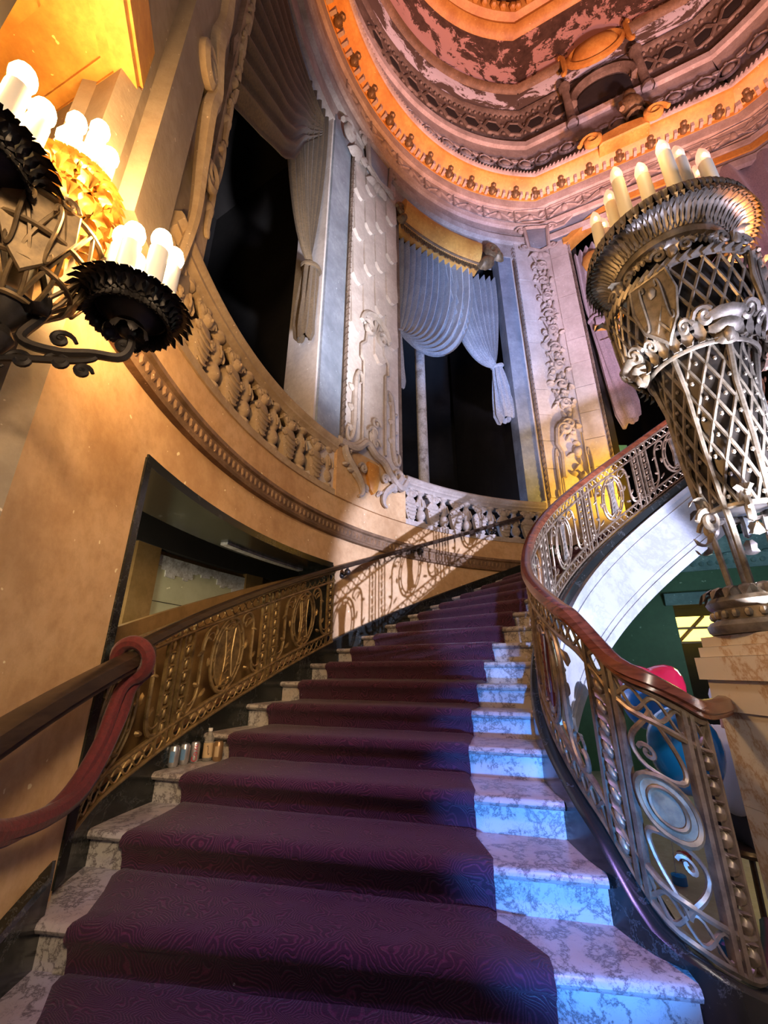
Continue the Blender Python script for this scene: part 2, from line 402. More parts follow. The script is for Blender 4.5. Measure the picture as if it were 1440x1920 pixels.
def WM(S0=0., zb=0.):
    def fn(A):
        x, y = plan(S0+A[:, 0], A[:, 2]); return np.c_[x, y, zb+A[:, 1]]
    return fn
def P3(S, z, d=0.):
    x, y = plan(np.array([S]), np.array([d])); return np.array([x[0], y[0], z])
def ss(S0, S1, step=.12):
    n = max(2, int(abs(S1-S0)/step)+2); a = np.linspace(S0, S1, n)
    ex = [k for k in (-.05, 0., .05, LC-.05, LC, LC+.05) if min(S0, S1) < k < max(S0, S1)]
    return np.unique(np.concatenate([a, ex]))
def slab(g, S0, S1, z0, z1, d0=0., d1=-.3, step=.2):
    """curved block: front face at depth d0, back at d1; z0/z1 numbers or functions of S"""
    S = ss(S0, S1, step); f0 = z0 if callable(z0) else (lambda s: z0+0*s); f1 = z1 if callable(z1) else (lambda s: z1+0*s)
    a, b = f0(S), f1(S); P = []
    for d, z in ((d0, a), (d0, b), (d1, b), (d1, a)):
        x, y = plan(S, d); P.append(np.c_[x, y, z])
    P = np.array(P).transpose(1, 0, 2); k = g.n; m = len(S)
    g.grid(P, False, True); g.F.append((k, k+1, k+2, k+3)); e = k+(m-1)*4; g.F.append((e+3, e+2, e+1, e)); return g
def band(g, S0, S1, prof, step=.12):
    """moulding: profile of (d, z) swept along the wall"""
    S = ss(S0, S1, step); P = []
    for d, z in prof:
        x, y = plan(S, d); P.append(np.c_[x, y, np.full(len(S), z)])
    P = np.array(P).transpose(1, 0, 2); k = g.n; m = len(prof); g.grid(P, False, False)
    g.F.append(tuple(k+j for j in range(m))); e = k+(len(S)-1)*m; g.F.append(tuple(e+j for j in range(m))[::-1]); return g

# ------------------------------------------------------------------ stair geometry
ZK = lambda k: .0683+.165*np.asarray(k, float)
TL = lambda k: 151.13-5.08*np.asarray(k, float)
_k = np.array([-9, -8, -7, -6, -5, -4, -3, -2, -1, 0, 30.]); _t = np.array([211, 204.5, 198, 191.5, 184.8, 177.5, 169.8, 162.4, 156.4, 151.13, 151.13-152.4])
TR = lambda k: np.interp(k, _k, _t)
def polar(t, r): return np.array([CX+r*cos(rad(float(t))), CY+r*sin(rad(float(t)))])
def LR(k):
    r = float(np.interp(k, [-9, -7, -6, -5, -4, -2, 0], [5.03, 5.04, 5.10, 5.18, 5.15, 5.06, 5.03])); t = float(TL(k))
    return r if t > 88 else min(r, RW*cos(rad(24))/cos(rad(t-64))-.07)
def LEND(k): return polar(TL(k), LR(k))
def REND(k):
    if k < -5.9: return {-6: np.array([.99, 1.79]), -7: np.array([1.24, 1.50]), -8: np.array([1.32, 1.15]), -9: np.array([1.36, .8])}[int(k)]
    return polar(TR(k), 2.745)
def SP(k, f, z, off=0.):
    """point on the nosing line of step k, fraction f from the wall end; off pushes it out towards the climber"""
    a, b = LEND(k), REND(k); t = (b-a)/np.linalg.norm(b-a); n = np.array([t[1], -t[0]])
    n = n if n@np.array([0, -1]) > 0 or k > 6 else -n
    p = a+(b-a)*f+n*off; return np.array([p[0], p[1], z])
FLOOR = float(ZK(-9))

# ------------------------------------------------------------------ floor and walls
g = G(); g.box((2.5, 2.0, FLOOR-.1), (9, 9, .1)); g.build('floor', 'lobby_floor_stone', kind='structure', smooth=0)
th = lambda a: sT(a)
O_L, O_R = th(180.4), th(147.2)                # doorway in the stair wall
nose = lambda S: ZK((151.13-(88-np.degrees(S/RW)))/5.08)
g = G()
slab(g, th(190.5), O_L, FLOOR-.05, 2.17); slab(g, O_L, O_R, 1.22, 2.17); slab(g, O_R, th(99), FLOOR-.05, 2.17)
slab(g, O_L, O_R, FLOOR-.05, lambda S: nose(S)+.06, -.16, -.3)
g.build('wall_left', 'tan_plaster', kind='structure')
# jamb and soffit of the passage beside the camera
A = P3(th(190.5), 0)[:2]; u = np.array([-.93, .37]); u /= np.linalg.norm(u); v = np.array([-u[1], u[0]])*-1
g = G(); c = A+u*1.6+np.array([u[1], -u[0]])*-.06
g.box((c[0], c[1], .8), (1.6, .06, 2.22), [(u[0], u[1], 0), (-u[1], u[0], 0), (0, 0, 1)]); g.build('wall_passage', 'grey_plaster', kind='structure', smooth=0)
sof = thing('ceiling_passage', kind='structure', loc=(0, 0, 0))
B = P3(th(207), 0)[:2]
def quad(off0, off1): return [A+u*off0, A+u*off1, B+u*off1, B+u*off0]
g = G(); g.prism(quad(0, 3), 3.05, 3.4); g.build('soffit', 'orange_lit_gilt', sof, smooth=0)  # orange-lit coffer: its candle light is partly in the paint
for i, (m0, m1, dz) in enumerate(((.02, .16, .06), (.16, .24, .03), (.55, .63, .03))):      # raised frames of the soffit panel
    g = G(); dv = (B-A)/np.linalg.norm(B-A); LB = np.linalg.norm(B-A)
    o0, o1 = m0, m1
    rect = lambda e: [A+u*e+dv*e, A+u*(3-e)+dv*e, A+u*(3-e)+dv*(LB-e), A+u*e+dv*(LB-e)]
    a, b = rect(o0), rect(o1)
    for k in range(4): g.prism([a[k], a[(k+1) % 4], b[(k+1) % 4], b[k]], 3.05-dz, 3.06)
    g.build('soffit_frame', 'orange_lit_gilt', sof, smooth=0)
g = G(); slab(g, th(214), th(207), FLOOR-.05, 9.3); g.build('wall_near', 'grey_plaster', kind='structure')
g = G(); slab(g, th(207), th(190.5), 3.06, 9.3); slab(g, th(190.5), th(179.6), 2.17, 9.3); g.build('wall_pier', 'grey_plaster', kind='structure')
# string course running round the stair wall
st = thing('trim_1', kind='structure')
g = G(); band(g, th(190.4), th(97), [(0, 1.56), (.05, 1.565), (.06, 1.59), (.035, 1.61), (.035, 1.72), (.06, 1.735), (.055, 1.775), (0, 1.785)]); g.build('string_course', 'brown_molding', st)
g = G()
for S in np.arange(th(190), th(98), .075):
    g2 = G(); g2.blob((0, 1.665, .03), .03, .05, 0, .022, 6, 2); g2.xf(WM(S)); g.add(g2.V[0], g2.F)
g.build('leaf_run', 'brown_molding', st, kind='stuff')
# lining of the doorway
g = G(); slab(g, O_L, O_R, 1.16, 1.225, .012, -.5); slab(g, O_L-.01, O_L+.05, nose, 1.2, .012, -.5); slab(g, O_R-.05, O_R+.01, nose, 1.2, .012, -.5)
g.build('door_1', 'black_marble', kind='structure')
# upper wall above and between the openings
g = G(); slab(g, th(180), 0.0, 9.15, 9.7, 0, -.4); slab(g, 0, LC+3, 10.15, 10.75, 0, -.4); g.build('wall_upper', 'cornice_plaster', kind='structure')
g = G(); slab(g, th(153), th(131.2), 2.17, 9.3, -.02, -.55); g.build('wall_back', 'pale_stone', kind='structure')
g = G(); slab(g, th(97.2), .58, 2.1, 10.3, -.02, -.55); g.build('wall_right', 'pale_stone', kind='structure')
# rooms behind the openings, unlit
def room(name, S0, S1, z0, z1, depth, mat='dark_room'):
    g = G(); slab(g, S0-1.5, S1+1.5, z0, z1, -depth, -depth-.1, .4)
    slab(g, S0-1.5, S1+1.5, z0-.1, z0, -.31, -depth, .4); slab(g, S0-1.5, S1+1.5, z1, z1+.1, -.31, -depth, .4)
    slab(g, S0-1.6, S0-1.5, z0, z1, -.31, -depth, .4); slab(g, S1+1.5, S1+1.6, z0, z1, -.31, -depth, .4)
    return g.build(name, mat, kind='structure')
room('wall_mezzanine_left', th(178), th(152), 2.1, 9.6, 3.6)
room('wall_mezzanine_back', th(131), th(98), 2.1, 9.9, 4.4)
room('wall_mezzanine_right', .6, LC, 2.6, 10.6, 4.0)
# room behind the stair-wall doorway
g = G(); slab(g, O_L-1.2, O_R+1.2, FLOOR, 2.0, -1.06, -1.2, .3); g.build('wall_back_room', 'brown_wood_frame', kind='structure')
g = G(); slab(g, O_L-1.2, O_R+1.2, 1.50, 1.6, -.31, -1.2, .3); slab(g, O_L-1.3, O_L-1.2, FLOOR, 1.5, -.31, -1.2); slab(g, O_R+1.2, O_R+1.3, FLOOR, 1.5, -.31, -1.2); slab(g, O_L-1.2, O_R+1.2, 1.12, 1.5, -.98, -1.06, .3)
g.build('ceiling_back_room', 'dark_room', kind='structure')
bw = thing('window_1', kind='structure')
g = G(); slab(g, O_L-.1, O_R+.1, FLOOR, lambda S: nose(S)+.94, -.36, -.40, .2); g.build('parapet', 'brown_wood_frame', bw)
g = G(); slab(g, th(163.7), th(151.5), -.4, 1.06, -1.03, -1.07, .2); g.build('blind', 'back_room_wall', bw)
g = G(); slab(g, th(166.3), th(163.6), -.6, 1.12, -.99, -1.07, .2); slab(g, th(151.6), th(149), -.6, 1.12, -.99, -1.07, .2); g.build('frame', 'brown_wood_frame', bw)
g = G()
for S in np.arange(th(163.5), th(151.7), .05): slab(g, S, S+.052, .93+.05*sin(S*9)+.03*sin(S*31), 1.07, -1.015, -1.04, .1)
g.build('flaking_header', 'chipped_white', bw)
g = G(); slab(g, th(163.5), th(151.7), .62, .626, -1.025, -1.04, .3); g.build('joint', 'dark_room', bw)
g = G(); slab(g, th(172), th(165.5), 1.30, 1.34, -.66, -.70, .3); slab(g, th(172), th(165.5), 1.36, 1.38, -.66, -.70, .3); g.build('light_strip', 'brown_molding', bw)
g = G(); slab(g, th(162.5), th(149.0), 1.135, 1.165, -.32, -.40, .1); g.build('flaking_lintel', 'chipped_white', bw)

# ------------------------------------------------------------------ the staircase
stair = thing('staircase', 'curved grand staircase of veined marble rising round to the right', 'staircase', (0, 3, FLOOR))
K0, K1 = -8, 17
for k in range(K0, K1+1):
    z = float(ZK(k)); fr = np.linspace(0, 1, 9)
    top = [(.0, z-.048), (.012, z-.046), (.034, z-.040), (.044, z-.024), (.036, z-.006), (.02, z), (-.05, z)]
    P = [[SP(k, f, zz, o) for o, zz in top]+[SP(k+1, f, z, -.02), SP(k+1, f, z-.048, -.02)] for f in fr]
    g = G(); g.grid(P, False, True); n = len(P[0]); g.F.append(tuple(range(n))[::-1]); g.F.append(tuple((len(fr)-1)*n+i for i in range(n)))
    g.build('tread', 'step_marble', stair, smooth=50)
    P = [[SP(k, f, z-.165-.002, 0), SP(k, f, z-.045, 0), SP(k, f, z-.045, -.03), SP(k, f, z-.165-.002, -.03)] for f in fr]
    g = G(); g.grid(P, False, True); g.F += [(0, 1, 2, 3), tuple(8*4+i for i in (3, 2, 1, 0))]
    g.build('riser', 'step_marble', stair, smooth=20)
# carpet runner: one continuous length following every tread and riser
rows, uvv = [], []; acc = 0; last = None
F0, F1 = .110, .825
cf = np.concatenate([[F0], np.linspace(F0+.012, F1-.012, 17), [F1]])
for k in range(K0, K1+1):
    z = float(ZK(k))
    seq = [(k, .020, z-.150, 1), (k, .022, z-.10, 1), (k, .032, z-.060, 1), (k, .058, z-.040, 1), (k, .062, z-.018, 1), (k, .050, z+.006, 1), (k, .026, z+.016, 1), (k, -.04, z+.016, 1), ('m', k, z+.015, 0), (k+1, .07, z+.016, 1), (k+1, .035, z+.024, 1)]
    for q in seq:
        if q[0] == 'm': row = [(SP(q[1], f, q[2], 0)+SP(q[1]+1, f, q[2], 0))/2 for f in cf]
        else: row = [SP(q[0], f, q[2], q[1]) for f in cf]
        row = np.array(row)
        row[0, 2] -= .013; row[-1, 2] -= .013
        row += rng.normal(0, .0012, row.shape)
        if last is not None: acc += np.linalg.norm(row[9]-last[9])
        last = row; rows.append(row); wd = np.linalg.norm(row[0]-row[-1]); uvv.append(np.c_[(cf-F0)/(F1-F0)*wd, np.full(len(cf), acc)])
g = G(); g.grid(np.array(rows)); g.build('carpet_runner', 'stair_carpet', label='dark wine-purple carpet runner with maze pattern down the middle of the stairs', cat='carpet', smooth=80, uv=np.concatenate(uvv))
# black marble skirting along the wall
kk = np.linspace(-9, 17, 80); P = []
for k in kk:
    z = float(ZK(k)); t0 = TL(k); q = []; rb = LR(k)-.045 if t0 < 180.3 else 4.985
    for r, zz in ((rb+.06, z-.2), (rb, z-.2), (rb, z+.115), (rb+.015, z+.13), (rb+.06, z+.13)):
        p = polar(t0, r); q.append((p[0], p[1], zz))
    P.append(q)
g = G(); g.grid(np.array(P)); sk = g.build('baseboard_left', 'black_marble', kind='structure')
# path of the inner railing: level newel end first, then up round the well
pts = [(1.72, 2.36, -1.12), (1.60, 2.21, -1.12), (1.45, 2.06, -1.12), (1.28, 1.915, -1.11), (1.17, 1.865, -1.06), (1.07, 1.865, -1.0), (.995, 1.95, -.93)]
for k in np.arange(-4.8, 18.6, .4): p = polar(TR(k), 2.68); pts.append((p[0], p[1], float(ZK(k))))
RP = smoothpath(pts, 420); RS = np.r_[0, np.cumsum(np.hypot(*np.diff(RP[:, :2], axis=0).T))]
LP_ = []
for k in np.arange(-6.2, 1.2, .1): p = polar(TL(k), LR(k)-.04); LP_.append((p[0], p[1], float(ZK(k))))
LP = np.array(LP_); LS = np.r_[0, np.cumsum(np.hypot(*np.diff(LP[:, :2], axis=0).T))]
def path_map(P, S, zb=0., side=1):
    T = np.gradient(P[:, :2], S, axis=0); T /= np.linalg.norm(T, axis=1)[:, None]; N = np.c_[T[:, 1], -T[:, 0]]*side
    def mk(s0):
        def fn(A):
            s = np.clip(s0+A[:, 0], S[0]-.2, S[-1]); x = np.interp(s, S, P[:, 0]); y = np.interp(s, S, P[:, 1]); z = np.interp(s, S, P[:, 2])
            nx = np.interp(s, S, N[:, 0]); ny = np.interp(s, S, N[:, 1])
            return np.c_[x+nx*A[:, 2], y+ny*A[:, 2], z+zb+A[:, 1]]
        return fn
    return mk
RM = path_map(RP, RS); LM = path_map(LP, LS)
def sweep(g, prof, mk, s0, s1, step=.06, closed=True):
    """profile of (d, h) run along a railing path"""
    S = np.linspace(s0, s1, int((s1-s0)/step)+2); P = []
    for d, h in prof: P.append(mk(0)(np.c_[S, np.full(len(S), h), np.full(len(S), d)]))
    P = np.array(P).transpose(1, 0, 2); k = g.n; m = len(prof); g.grid(P, False, closed)
    g.F.append(tuple(k+j for j in range(m))[::-1]); e = k+(len(S)-1)*m; g.F.append(tuple(e+j for j in range(m))); return g
SEND = RS[-1]-.02
curb = thing('stair_curb', 'black marble curb carrying the inner iron railing', 'curb', (0, 2, FLOOR))
g = G(); sweep(g, [(-.07, -.30), (.07, -.30), (.07, .085), (.05, .10), (-.05, .10), (-.07, .085)], RM, 0, SEND); g.build('coping', 'black_marble', curb)
# outer face of the flight: white marble fascia with three fillets
S = np.linspace(0, SEND, 140); Z = np.interp(S, RS, RP[:, 2])
SGN = 1
g = G()
def fas(h0, h1, d0, d1): sweep(g, [(d0, h0), (d1, h0), (d1, h1), (d0, h1)], RM, 2.2, SEND)
fas(-.86, -.02, .05, .085); fas(-.09, -.02, .085, .115); fas(-.20, -.17, .085, .098); fas(-.86, -.74, .085, .10); fas(-.68, -.66, .085, .095)
g.build('fascia', 'white_marble', curb)
# sloping soffit underneath and the masonry below the first steps
P = []
for k in np.linspace(-3, 17, 60):
    a = polar(TL(k), 5.03); b = polar(TR(k), 2.74); z = float(ZK(k)); P.append([(a[0], a[1], z-.45), (b[0], b[1], z-.72)])
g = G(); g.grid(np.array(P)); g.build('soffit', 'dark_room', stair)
g = G(); sweep(g, [(-.06, -3.), (.06, -3.), (.06, -.25), (-.06, -.25)], RM, 0, 2.6)
g.xf(lambda A: np.c_[A[:, :2], np.maximum(A[:, 2], FLOOR-.02)]); g.build('base_wall', 'black_marble', curb)

# ------------------------------------------------------------------ entablature and dome
SR0, SR1 = -RW*rad(312), LC                                  # the full ring
SV0, SV1 = th(172), LC+1.2                                   # the stretch in view
ent = thing('trim_2', kind='structure')
g = G(); band(g, SR0, SR1, [(0, 9.55), (.09, 9.57), (.12, 9.70), (.05, 9.74), (.05, 10.02), (.11, 10.05), (.14, 10.14), (.07, 10.18), (.07, 10.66), (.13, 10.70), (.15, 10.80), (.15, 10.93), (0, 10.93)]); g.build('frieze', 'cornice_plaster', ent)
g = G(); band(g, SR0, SR1, [(0, 10.90), (.16, 10.92), (.17, 11.0), (.30, 11.07), (.47, 11.20), (.50, 11.24), (.50, 11.28), (0, 11.30)]); g.build('cornice_soffit', 'orange_lit_gilt', ent)  # soffit paint itself gives part of the orange light
g = G(); band(g, SR0, SR1, [(.40, 11.24), (.53, 11.26), (.56, 11.31), (.53, 11.37), (.50, 11.39), (.50, 11.44), (.46, 11.47), (0, 11.47)]); g.build('rope_molding', 'cornice_plaster', ent)
g = G(); band(g, SR0, SR1, [(.44, 11.45), (.34, 11.62), (.22, 11.95), (.16, 12.5), (.15, 12.9), (.22, 12.95), (.25, 13.08), (.18, 13.12), (0, 13.12)]); g.build('cove', 'cornice_plaster', ent)
g = G(); band(g, SR0, SR1, [(.08, 13.1), (.08, 14.45), (.14, 14.5), (.16, 14.6), (.06, 14.62), (0, 14.62)]); g.build('pierced_drum', 'dark_plaster', ent)
g = G(); band(g, SR0, SR1, [(0, 14.6), (.10, 14.62), (.16, 14.8), (.30, 15.02), (.30, 15.06), (0, 15.1)]); g.build('flaking_cove', 'flaking_white_band', ent)
g = G(); band(g, SR0, SR1, [(0, 15.05), (.33, 15.04), (.42, 15.10), (.45, 15.20), (.40, 15.28), (.35, 15.32), (0, 15.35)]); g.build('ring_molding', 'brown_molding', ent)
dome = thing('ceiling', kind='structure')
def dome_pt(S, ph, e=0.):
    x, y = plan(S, .37); r = cos(ph)*(1-e); return np.c_[CX+(x-CX)*r, CY+(y-CY)*r, np.full(len(S), 15.25)+5.2*sin(ph)*(1-e)]
SS = ss(SR0, SR1, .25)
g = G(); g.grid(np.array([dome_pt(SS, p) for p in np.linspace(0, rad(26), 12)])); g.build('painted_dome', 'flaking_dome_paint', dome)
g = G(); g.grid(np.array([dome_pt(SS, p) for p in np.linspace(rad(25), rad(90)-.02, 14)])); g.build('upper_dome', 'brown_molding', dome)
g = G(); g.grid(np.array([dome_pt(SS, p, e) for p, e in ((rad(19), 0), (rad(20), .03), (rad(22), .045), (rad(23.5), .03), (rad(25), .06), (rad(28), .06), (rad(29), .03), (rad(30), 0))])); g.build('gilt_ring', 'orange_lit_gilt', dome)
g = G()
for S in np.arange(th(150), LC+2, .35):
    q = dome_pt(np.array([S]), rad(26.2), .07)[0]; g.ball(q, .11, 6, 4)
g.build('gilt_bosses', 'orange_lit_gilt', dome, kind='stuff')
# running ornament of the entablature, each piece its own part
sS = np.arange(th(148), SV1, .42)
for i, S in enumerate(sS):
    g = G(); f = 1 if i % 2 else -1
    g.tube(p3(SC_S, (0, 0), .40*f, .40, pi/2, .0), taper(48, .022), 5); g.blob((-.1*f, .06, 0), .06, .03, .5*f, .03, 6, 2); g.blob((.1*f, -.06, 0), .06, .03, .5*f, .03, 6, 2)
    g.xf(WM(S, 9.88)); g.V[0] = g.V[0]; g.build('frieze_scroll', 'cornice_plaster', ent)
for i, S in enumerate(np.arange(th(146), SV1, .82)):
    g = G()
    for f in (-1, 1):
        g.tube(p3(SC_S2, (.19*f, 0), .40*f, .36, pi/2*.6*f, .03), taper(48, .026), 5)
        g.blob((.30*f, .10, .02), .09, .04, .7*f, .04, 7, 2); g.blob((.30*f, -.10, .02), .09, .04, -.7*f, .04, 7, 2)
    g.blob((0, 0, .02), .08, .13, 0, .06, 8, 3); g.tube(p3(np.array([[-.40, -.2], [.40, -.2], [.40, .2], [-.40, .2]]), d=.03), .018, 4, True)
    g.V = [np.concatenate(g.V)+np.array([0, 0, .05])]; g.xf(WM(S, 10.42)); g.build('frieze_panel', 'cornice_plaster', ent)
# modillions (bunched foliage brackets) with small dentils between them
mo = G(); mo.ball((0, 0, 0), (.085, .10, .12), 8, 5); mo.ball((0, -.09, .05), (.07, .06, .06), 7, 4)
for a in (-1, 1): mo.tube(np.c_[volute(1.3, 14, .06, .02)[:, 0]*0+a*.085, volute(1.3, 14, .06, .02)], .018, 4)
mo = mo.build('modillion', 'dark_brass', ent); first = True
dn = G().box((0, 0, 0), (.030, .09, .055)).build('dentil', 'cornice_plaster', ent, smooth=0); dfirst = True
def rotS(S): 
    t = T88-S/RW if S < 0 else (rad(64) if S <= LC else T40-(S-LC)/RW)
    return t-pi/2
for S in np.arange(th(172), SV1, .62):
    o = mo if first else dup(mo, (0, 0, 0), 0, ent); first = False
    o.location = P3(S, 11.02, .25); o.rotation_euler = (0, 0, rotS(S))
    for k in (1, 2, 3):
        Q = S+.62*k/4; o = dn if dfirst else dup(dn, (0, 0, 0), 0, ent); dfirst = False
        o.location = P3(Q, 11.0, .20); o.rotation_euler = (0, 0, rotS(Q))
# twisted strands of the rope moulding
g = G()
for S in np.arange(th(165), SV1, .09):
    a = P3(S, 11.27, .55); b = P3(S+.07, 11.37, .55); g.tube([a, b], .022, 4)
g.build('rope_strands', 'cornice_plaster', ent, kind='stuff')
# cresting of oval palmettes above the cornice
pm = G(); pm.ball((0, 0, .20), (.10, .035, .15), 10, 6)
pm.tube([(.15*sin(a), 0, .20-.20*cos(a)) for a in np.linspace(0, 2*pi, 20)[:-1]], .022, 5, True)
for f in (-1, 1):
    v = volute(1.4, 18, .085, .02); pm.tube(np.c_[f*(v[:, 0]+.19), 0*v[:, 0], v[:, 1]+.34], .02, 5)
pm.ball((0, 0, .44), (.04, .03, .06), 6, 4)
pm = pm.build('palmette', 'cornice_plaster', ent); first = True
for S in np.arange(th(160), SV1, .56):
    o = pm if first else dup(pm, (0, 0, 0), 0, ent); first = False
    o.location = P3(S, 11.80, .36); o.rotation_euler = (rad(-14), 0, rotS(S)); o.scale = (1.25, 1.6, 1.25)
# pierced hexagons of the drum, with studs
hx = G(); H6 = [(.26*cos(k*pi/3), 0, .26*sin(k*pi/3)) for k in range(6)]
hx.tube(H6, .055, 6, True); hx.tube([(q[0]*.66, .02, q[2]*.66) for q in H6], .03, 5, True)
for k in range(6): hx.ball((.33*cos(k*pi/3+pi/6), 0, .33*sin(k*pi/3+pi/6)), .04, 6, 4)
hx = hx.build('hexagon', 'dark_plaster', ent); first = True
hd = G(); hd.prism([(.20*cos(k*pi/3), .20*sin(k*pi/3)) for k in range(6)], 0, .03); hd.xf(lambda A: np.c_[A[:, 0], -A[:, 2], A[:, 1]]); hd = hd.build('opening', 'dark_room', hx)  # near-black plate stands for the shade inside each pierced hexagon
for S in np.concatenate([np.arange(th(140), 1.2, .62), np.arange(2.9, SV1, .62)]):
    o = hx if first else dup(hx, (0, 0, 0), 0, ent); first = False
    o.location = P3(S, 13.85, .10); o.rotation_euler = (0, 0, rotS(S))
for zz, st_ in ((14.38, .155), (13.3, .155)):
    g = G()
    for S in np.arange(th(140), SV1, st_): g.ball(P3(S, zz, .1), .045, 6, 4)
    g.build('stud_row', 'dark_plaster', ent, kind='stuff')
# arched niche that breaks the drum above the wide bay
ni = thing('niche', parent=ent)
g = G(); pol = [(-.6, 0), (.6, 0), (.6, .9)]+[(.6*cos(a), .9+.45*sin(a)) for a in np.linspace(.2, pi-.2, 9)]+[(-.6, .9)]
g.prism(pol, .05, .12); g.xf(WM(2.0, 12.85)); g.build('dark_infill', 'dark_room', ni)  # near-black plate stands for the shade inside the niche
for f in (-1, 1):
    g = G(); g.lathe([(.14, 0), (.14, .1), (.10, .14), (.09, 1.35), (.13, 1.4), (.15, 1.55)], 10, P3(2.0+f*.82, 12.85, .25)); g.build('colonnette', 'dark_plaster', ni)
g = G(); v = np.array([(.72*cos(a), .9+.58*sin(a)) for a in np.linspace(-.2, pi+.2, 20)]); g.tube(p3(v, d=.2), .11, 6); g.xf(WM(2.0, 12.85)); g.build('arch', 'dark_plaster', ni)
g = G(); g.blob((0, 0, 0), .62, .42, 0, .30, 14, 4); g.tube(p3([(.62*cos(a), .42*sin(a)) for a in np.linspace(0, 2*pi, 25)[:-1]], d=.08), .08, 6, True)
for f in (-1, 1): g.tube(p3(SC_C, (.78*f, 0), -.3*f, .8, 0, .1), taper(48, .07), 6)
g.xf(WM(2.0, 14.95)); g.V[0] = g.V[0]; g.xf(lambda A: A+np.append(NC, 0)*.35); g.build('cartouche', 'orange_lit_gilt', ni)
g = G(); c = P3(2.35, 12.0, .45); g.ball(c+[0, 0, .52], (.15, .15, .18), 10, 7); g.ball(c+[0, 0, .2], (.26, .2, .24), 10, 6); g.lathe([(.16, -.25), (.2, -.2), (.12, 0), (.14, .1)], 10, c)
for f in (-1, 1): g.tube([c+[f*.1, 0, .3], c+[f*.3, -.05, .15], c+[f*.34, -.1, -.12]], .06, 6)
g.build('bust', 'dark_brass', ni)
# a scrolled break in the cornice below the niche
g = G()
for f in (-1, 1):
    v = volute(1.5, 26, .26, .06); g.tube(np.c_[f*v[:, 0]+f*.62, v[:, 1]+.05, np.full(len(v), .66)], taper(26, .085, e=.6), 6)
g.prism([(-.5, -.16), (.5, -.16), (.42, .12), (0, .18), (-.42, .12)], .3, .66, .03); g.xf(WM(2.0, 11.28)); g.build('scroll_break', 'orange_lit_gilt', ent)

# ------------------------------------------------------------------ balustrades of the upper gallery
tb = G(); tb.lathe([(.085, 0), (.085, .035), (.05, .05), (.045, .07), (.075, .10), (.088, .15), (.07, .21), (.05, .23), (.055, .25), (.085, .30), (.075, .38), (.05, .44), (.04, .48), (.06, .50), (.08, .515), (.08, .55)], 14)
for k in range(7): tb.tube([(.09*cos(a), .09*sin(a), .28), (.094*cos(a), .094*sin(a), .32), (.068*cos(a), .068*sin(a), .41)] if (a := k*2*pi/7) is not None else 0, .012, 4)
def carved():
    g = G(); pol = [(-.055, 0), (.055, 0), (.10, .12), (.125, .26), (.10, .36), (.06, .40), (-.06, .40), (-.10, .36), (-.125, .26), (-.10, .12)]
    g.prism(pol, 0, .10, .02)
    for i in range(5): 
        y = .05+.062*i; hw = .06+.055*min(1, i/3.2)
        g.tube([(x, y-.02*cos(x/hw*1.5), .105) for x in np.linspace(-hw, hw, 7)], .011, 4)
    for f in (-1, 1):
        v = volute(1.5, 22, .062, .012); g.tube(np.c_[f*(v[:, 0]+.085), v[:, 1]+.47, np.full(22, .09)], taper(22, .02, e=.6), 5)
        v = volute(1.3, 18, .045, .012); g.tube(np.c_[f*(v[:, 0]+.115), -v[:, 1]+.30, np.full(18, .10)], taper(18, .016, e=.6), 5)
        g.tube([(f*.02, .40, .08), (f*.09, .44, .08), (f*.14, .52, .08)], .018, 5)
        g.blob((f*.035, .455, .10), .018, .012, 0, .02, 6, 2)
    g.blob((0, .44, .06), .075, .08, 0, .075, 10, 3); g.blob((0, .435, .12), .016, .026, 0, .03, 6, 2); g.blob((0, .53, .06), .06, .035, 0, .05, 8, 2)
    g.prism([(-.10, .50), (.10, .50), (.10, .55), (-.10, .55)], 0, .07)
    return g.xf(lambda A: np.c_[A[:, 0], -A[:, 2]+.04, A[:, 1]])
def balustrade(label, S0, S1, n, mat):
    b = thing('balustrade', label, 'balustrade', tuple(P3((S0+S1)/2, 2.1)), 'gallery balustrades')
    g = G(); slab(g, S0, S1, 2.10, 2.18, .02, -.22, .12); g.build('plinth', mat, b)
    g = G(); band(g, S0, S1, [(-.20, 2.72), (.0, 2.72), (.015, 2.75), (.05, 2.77), (.05, 2.80), (.08, 2.83), (.085, 2.86), (.06, 2.895), (-.20, 2.895)]); g.build('top_rail', mat, b)
    off = np.array(b.location); o1 = o2 = None
    for i in range(n):
        w_ = (S1-S0)/n; S = S0+w_*(i+.27)
        if o1 is None:
            o1 = carved().build('carved_baluster', mat); o1.parent = b; q = o1
            tb2 = G(); tb2.V = [v.copy() for v in tb.V]; tb2.F = list(tb.F); tb2.n = tb.n
            o2 = tb2.build('turned_baluster', mat); o2.parent = b; r = o2
        else: q = dup(o1, (0, 0, 0), 0, b); r = dup(o2, (0, 0, 0), 0, b)
        q.location = P3(S, 2.175, -.04)-off; q.rotation_euler = (0, 0, rotS(S))
        S += w_*.5; r.location = P3(S, 2.175, -.06)-off; r.rotation_euler = (0, 0, rotS(S))
balustrade('carved stone balustrade along the curved wall below the brown swag', th(184), th(147.6), 6, 'warm_carved_plaster')
balustrade('carved stone balustrade under the window with blue-lit drapes', th(130.8), th(97.5), 6, 'carved_plaster')

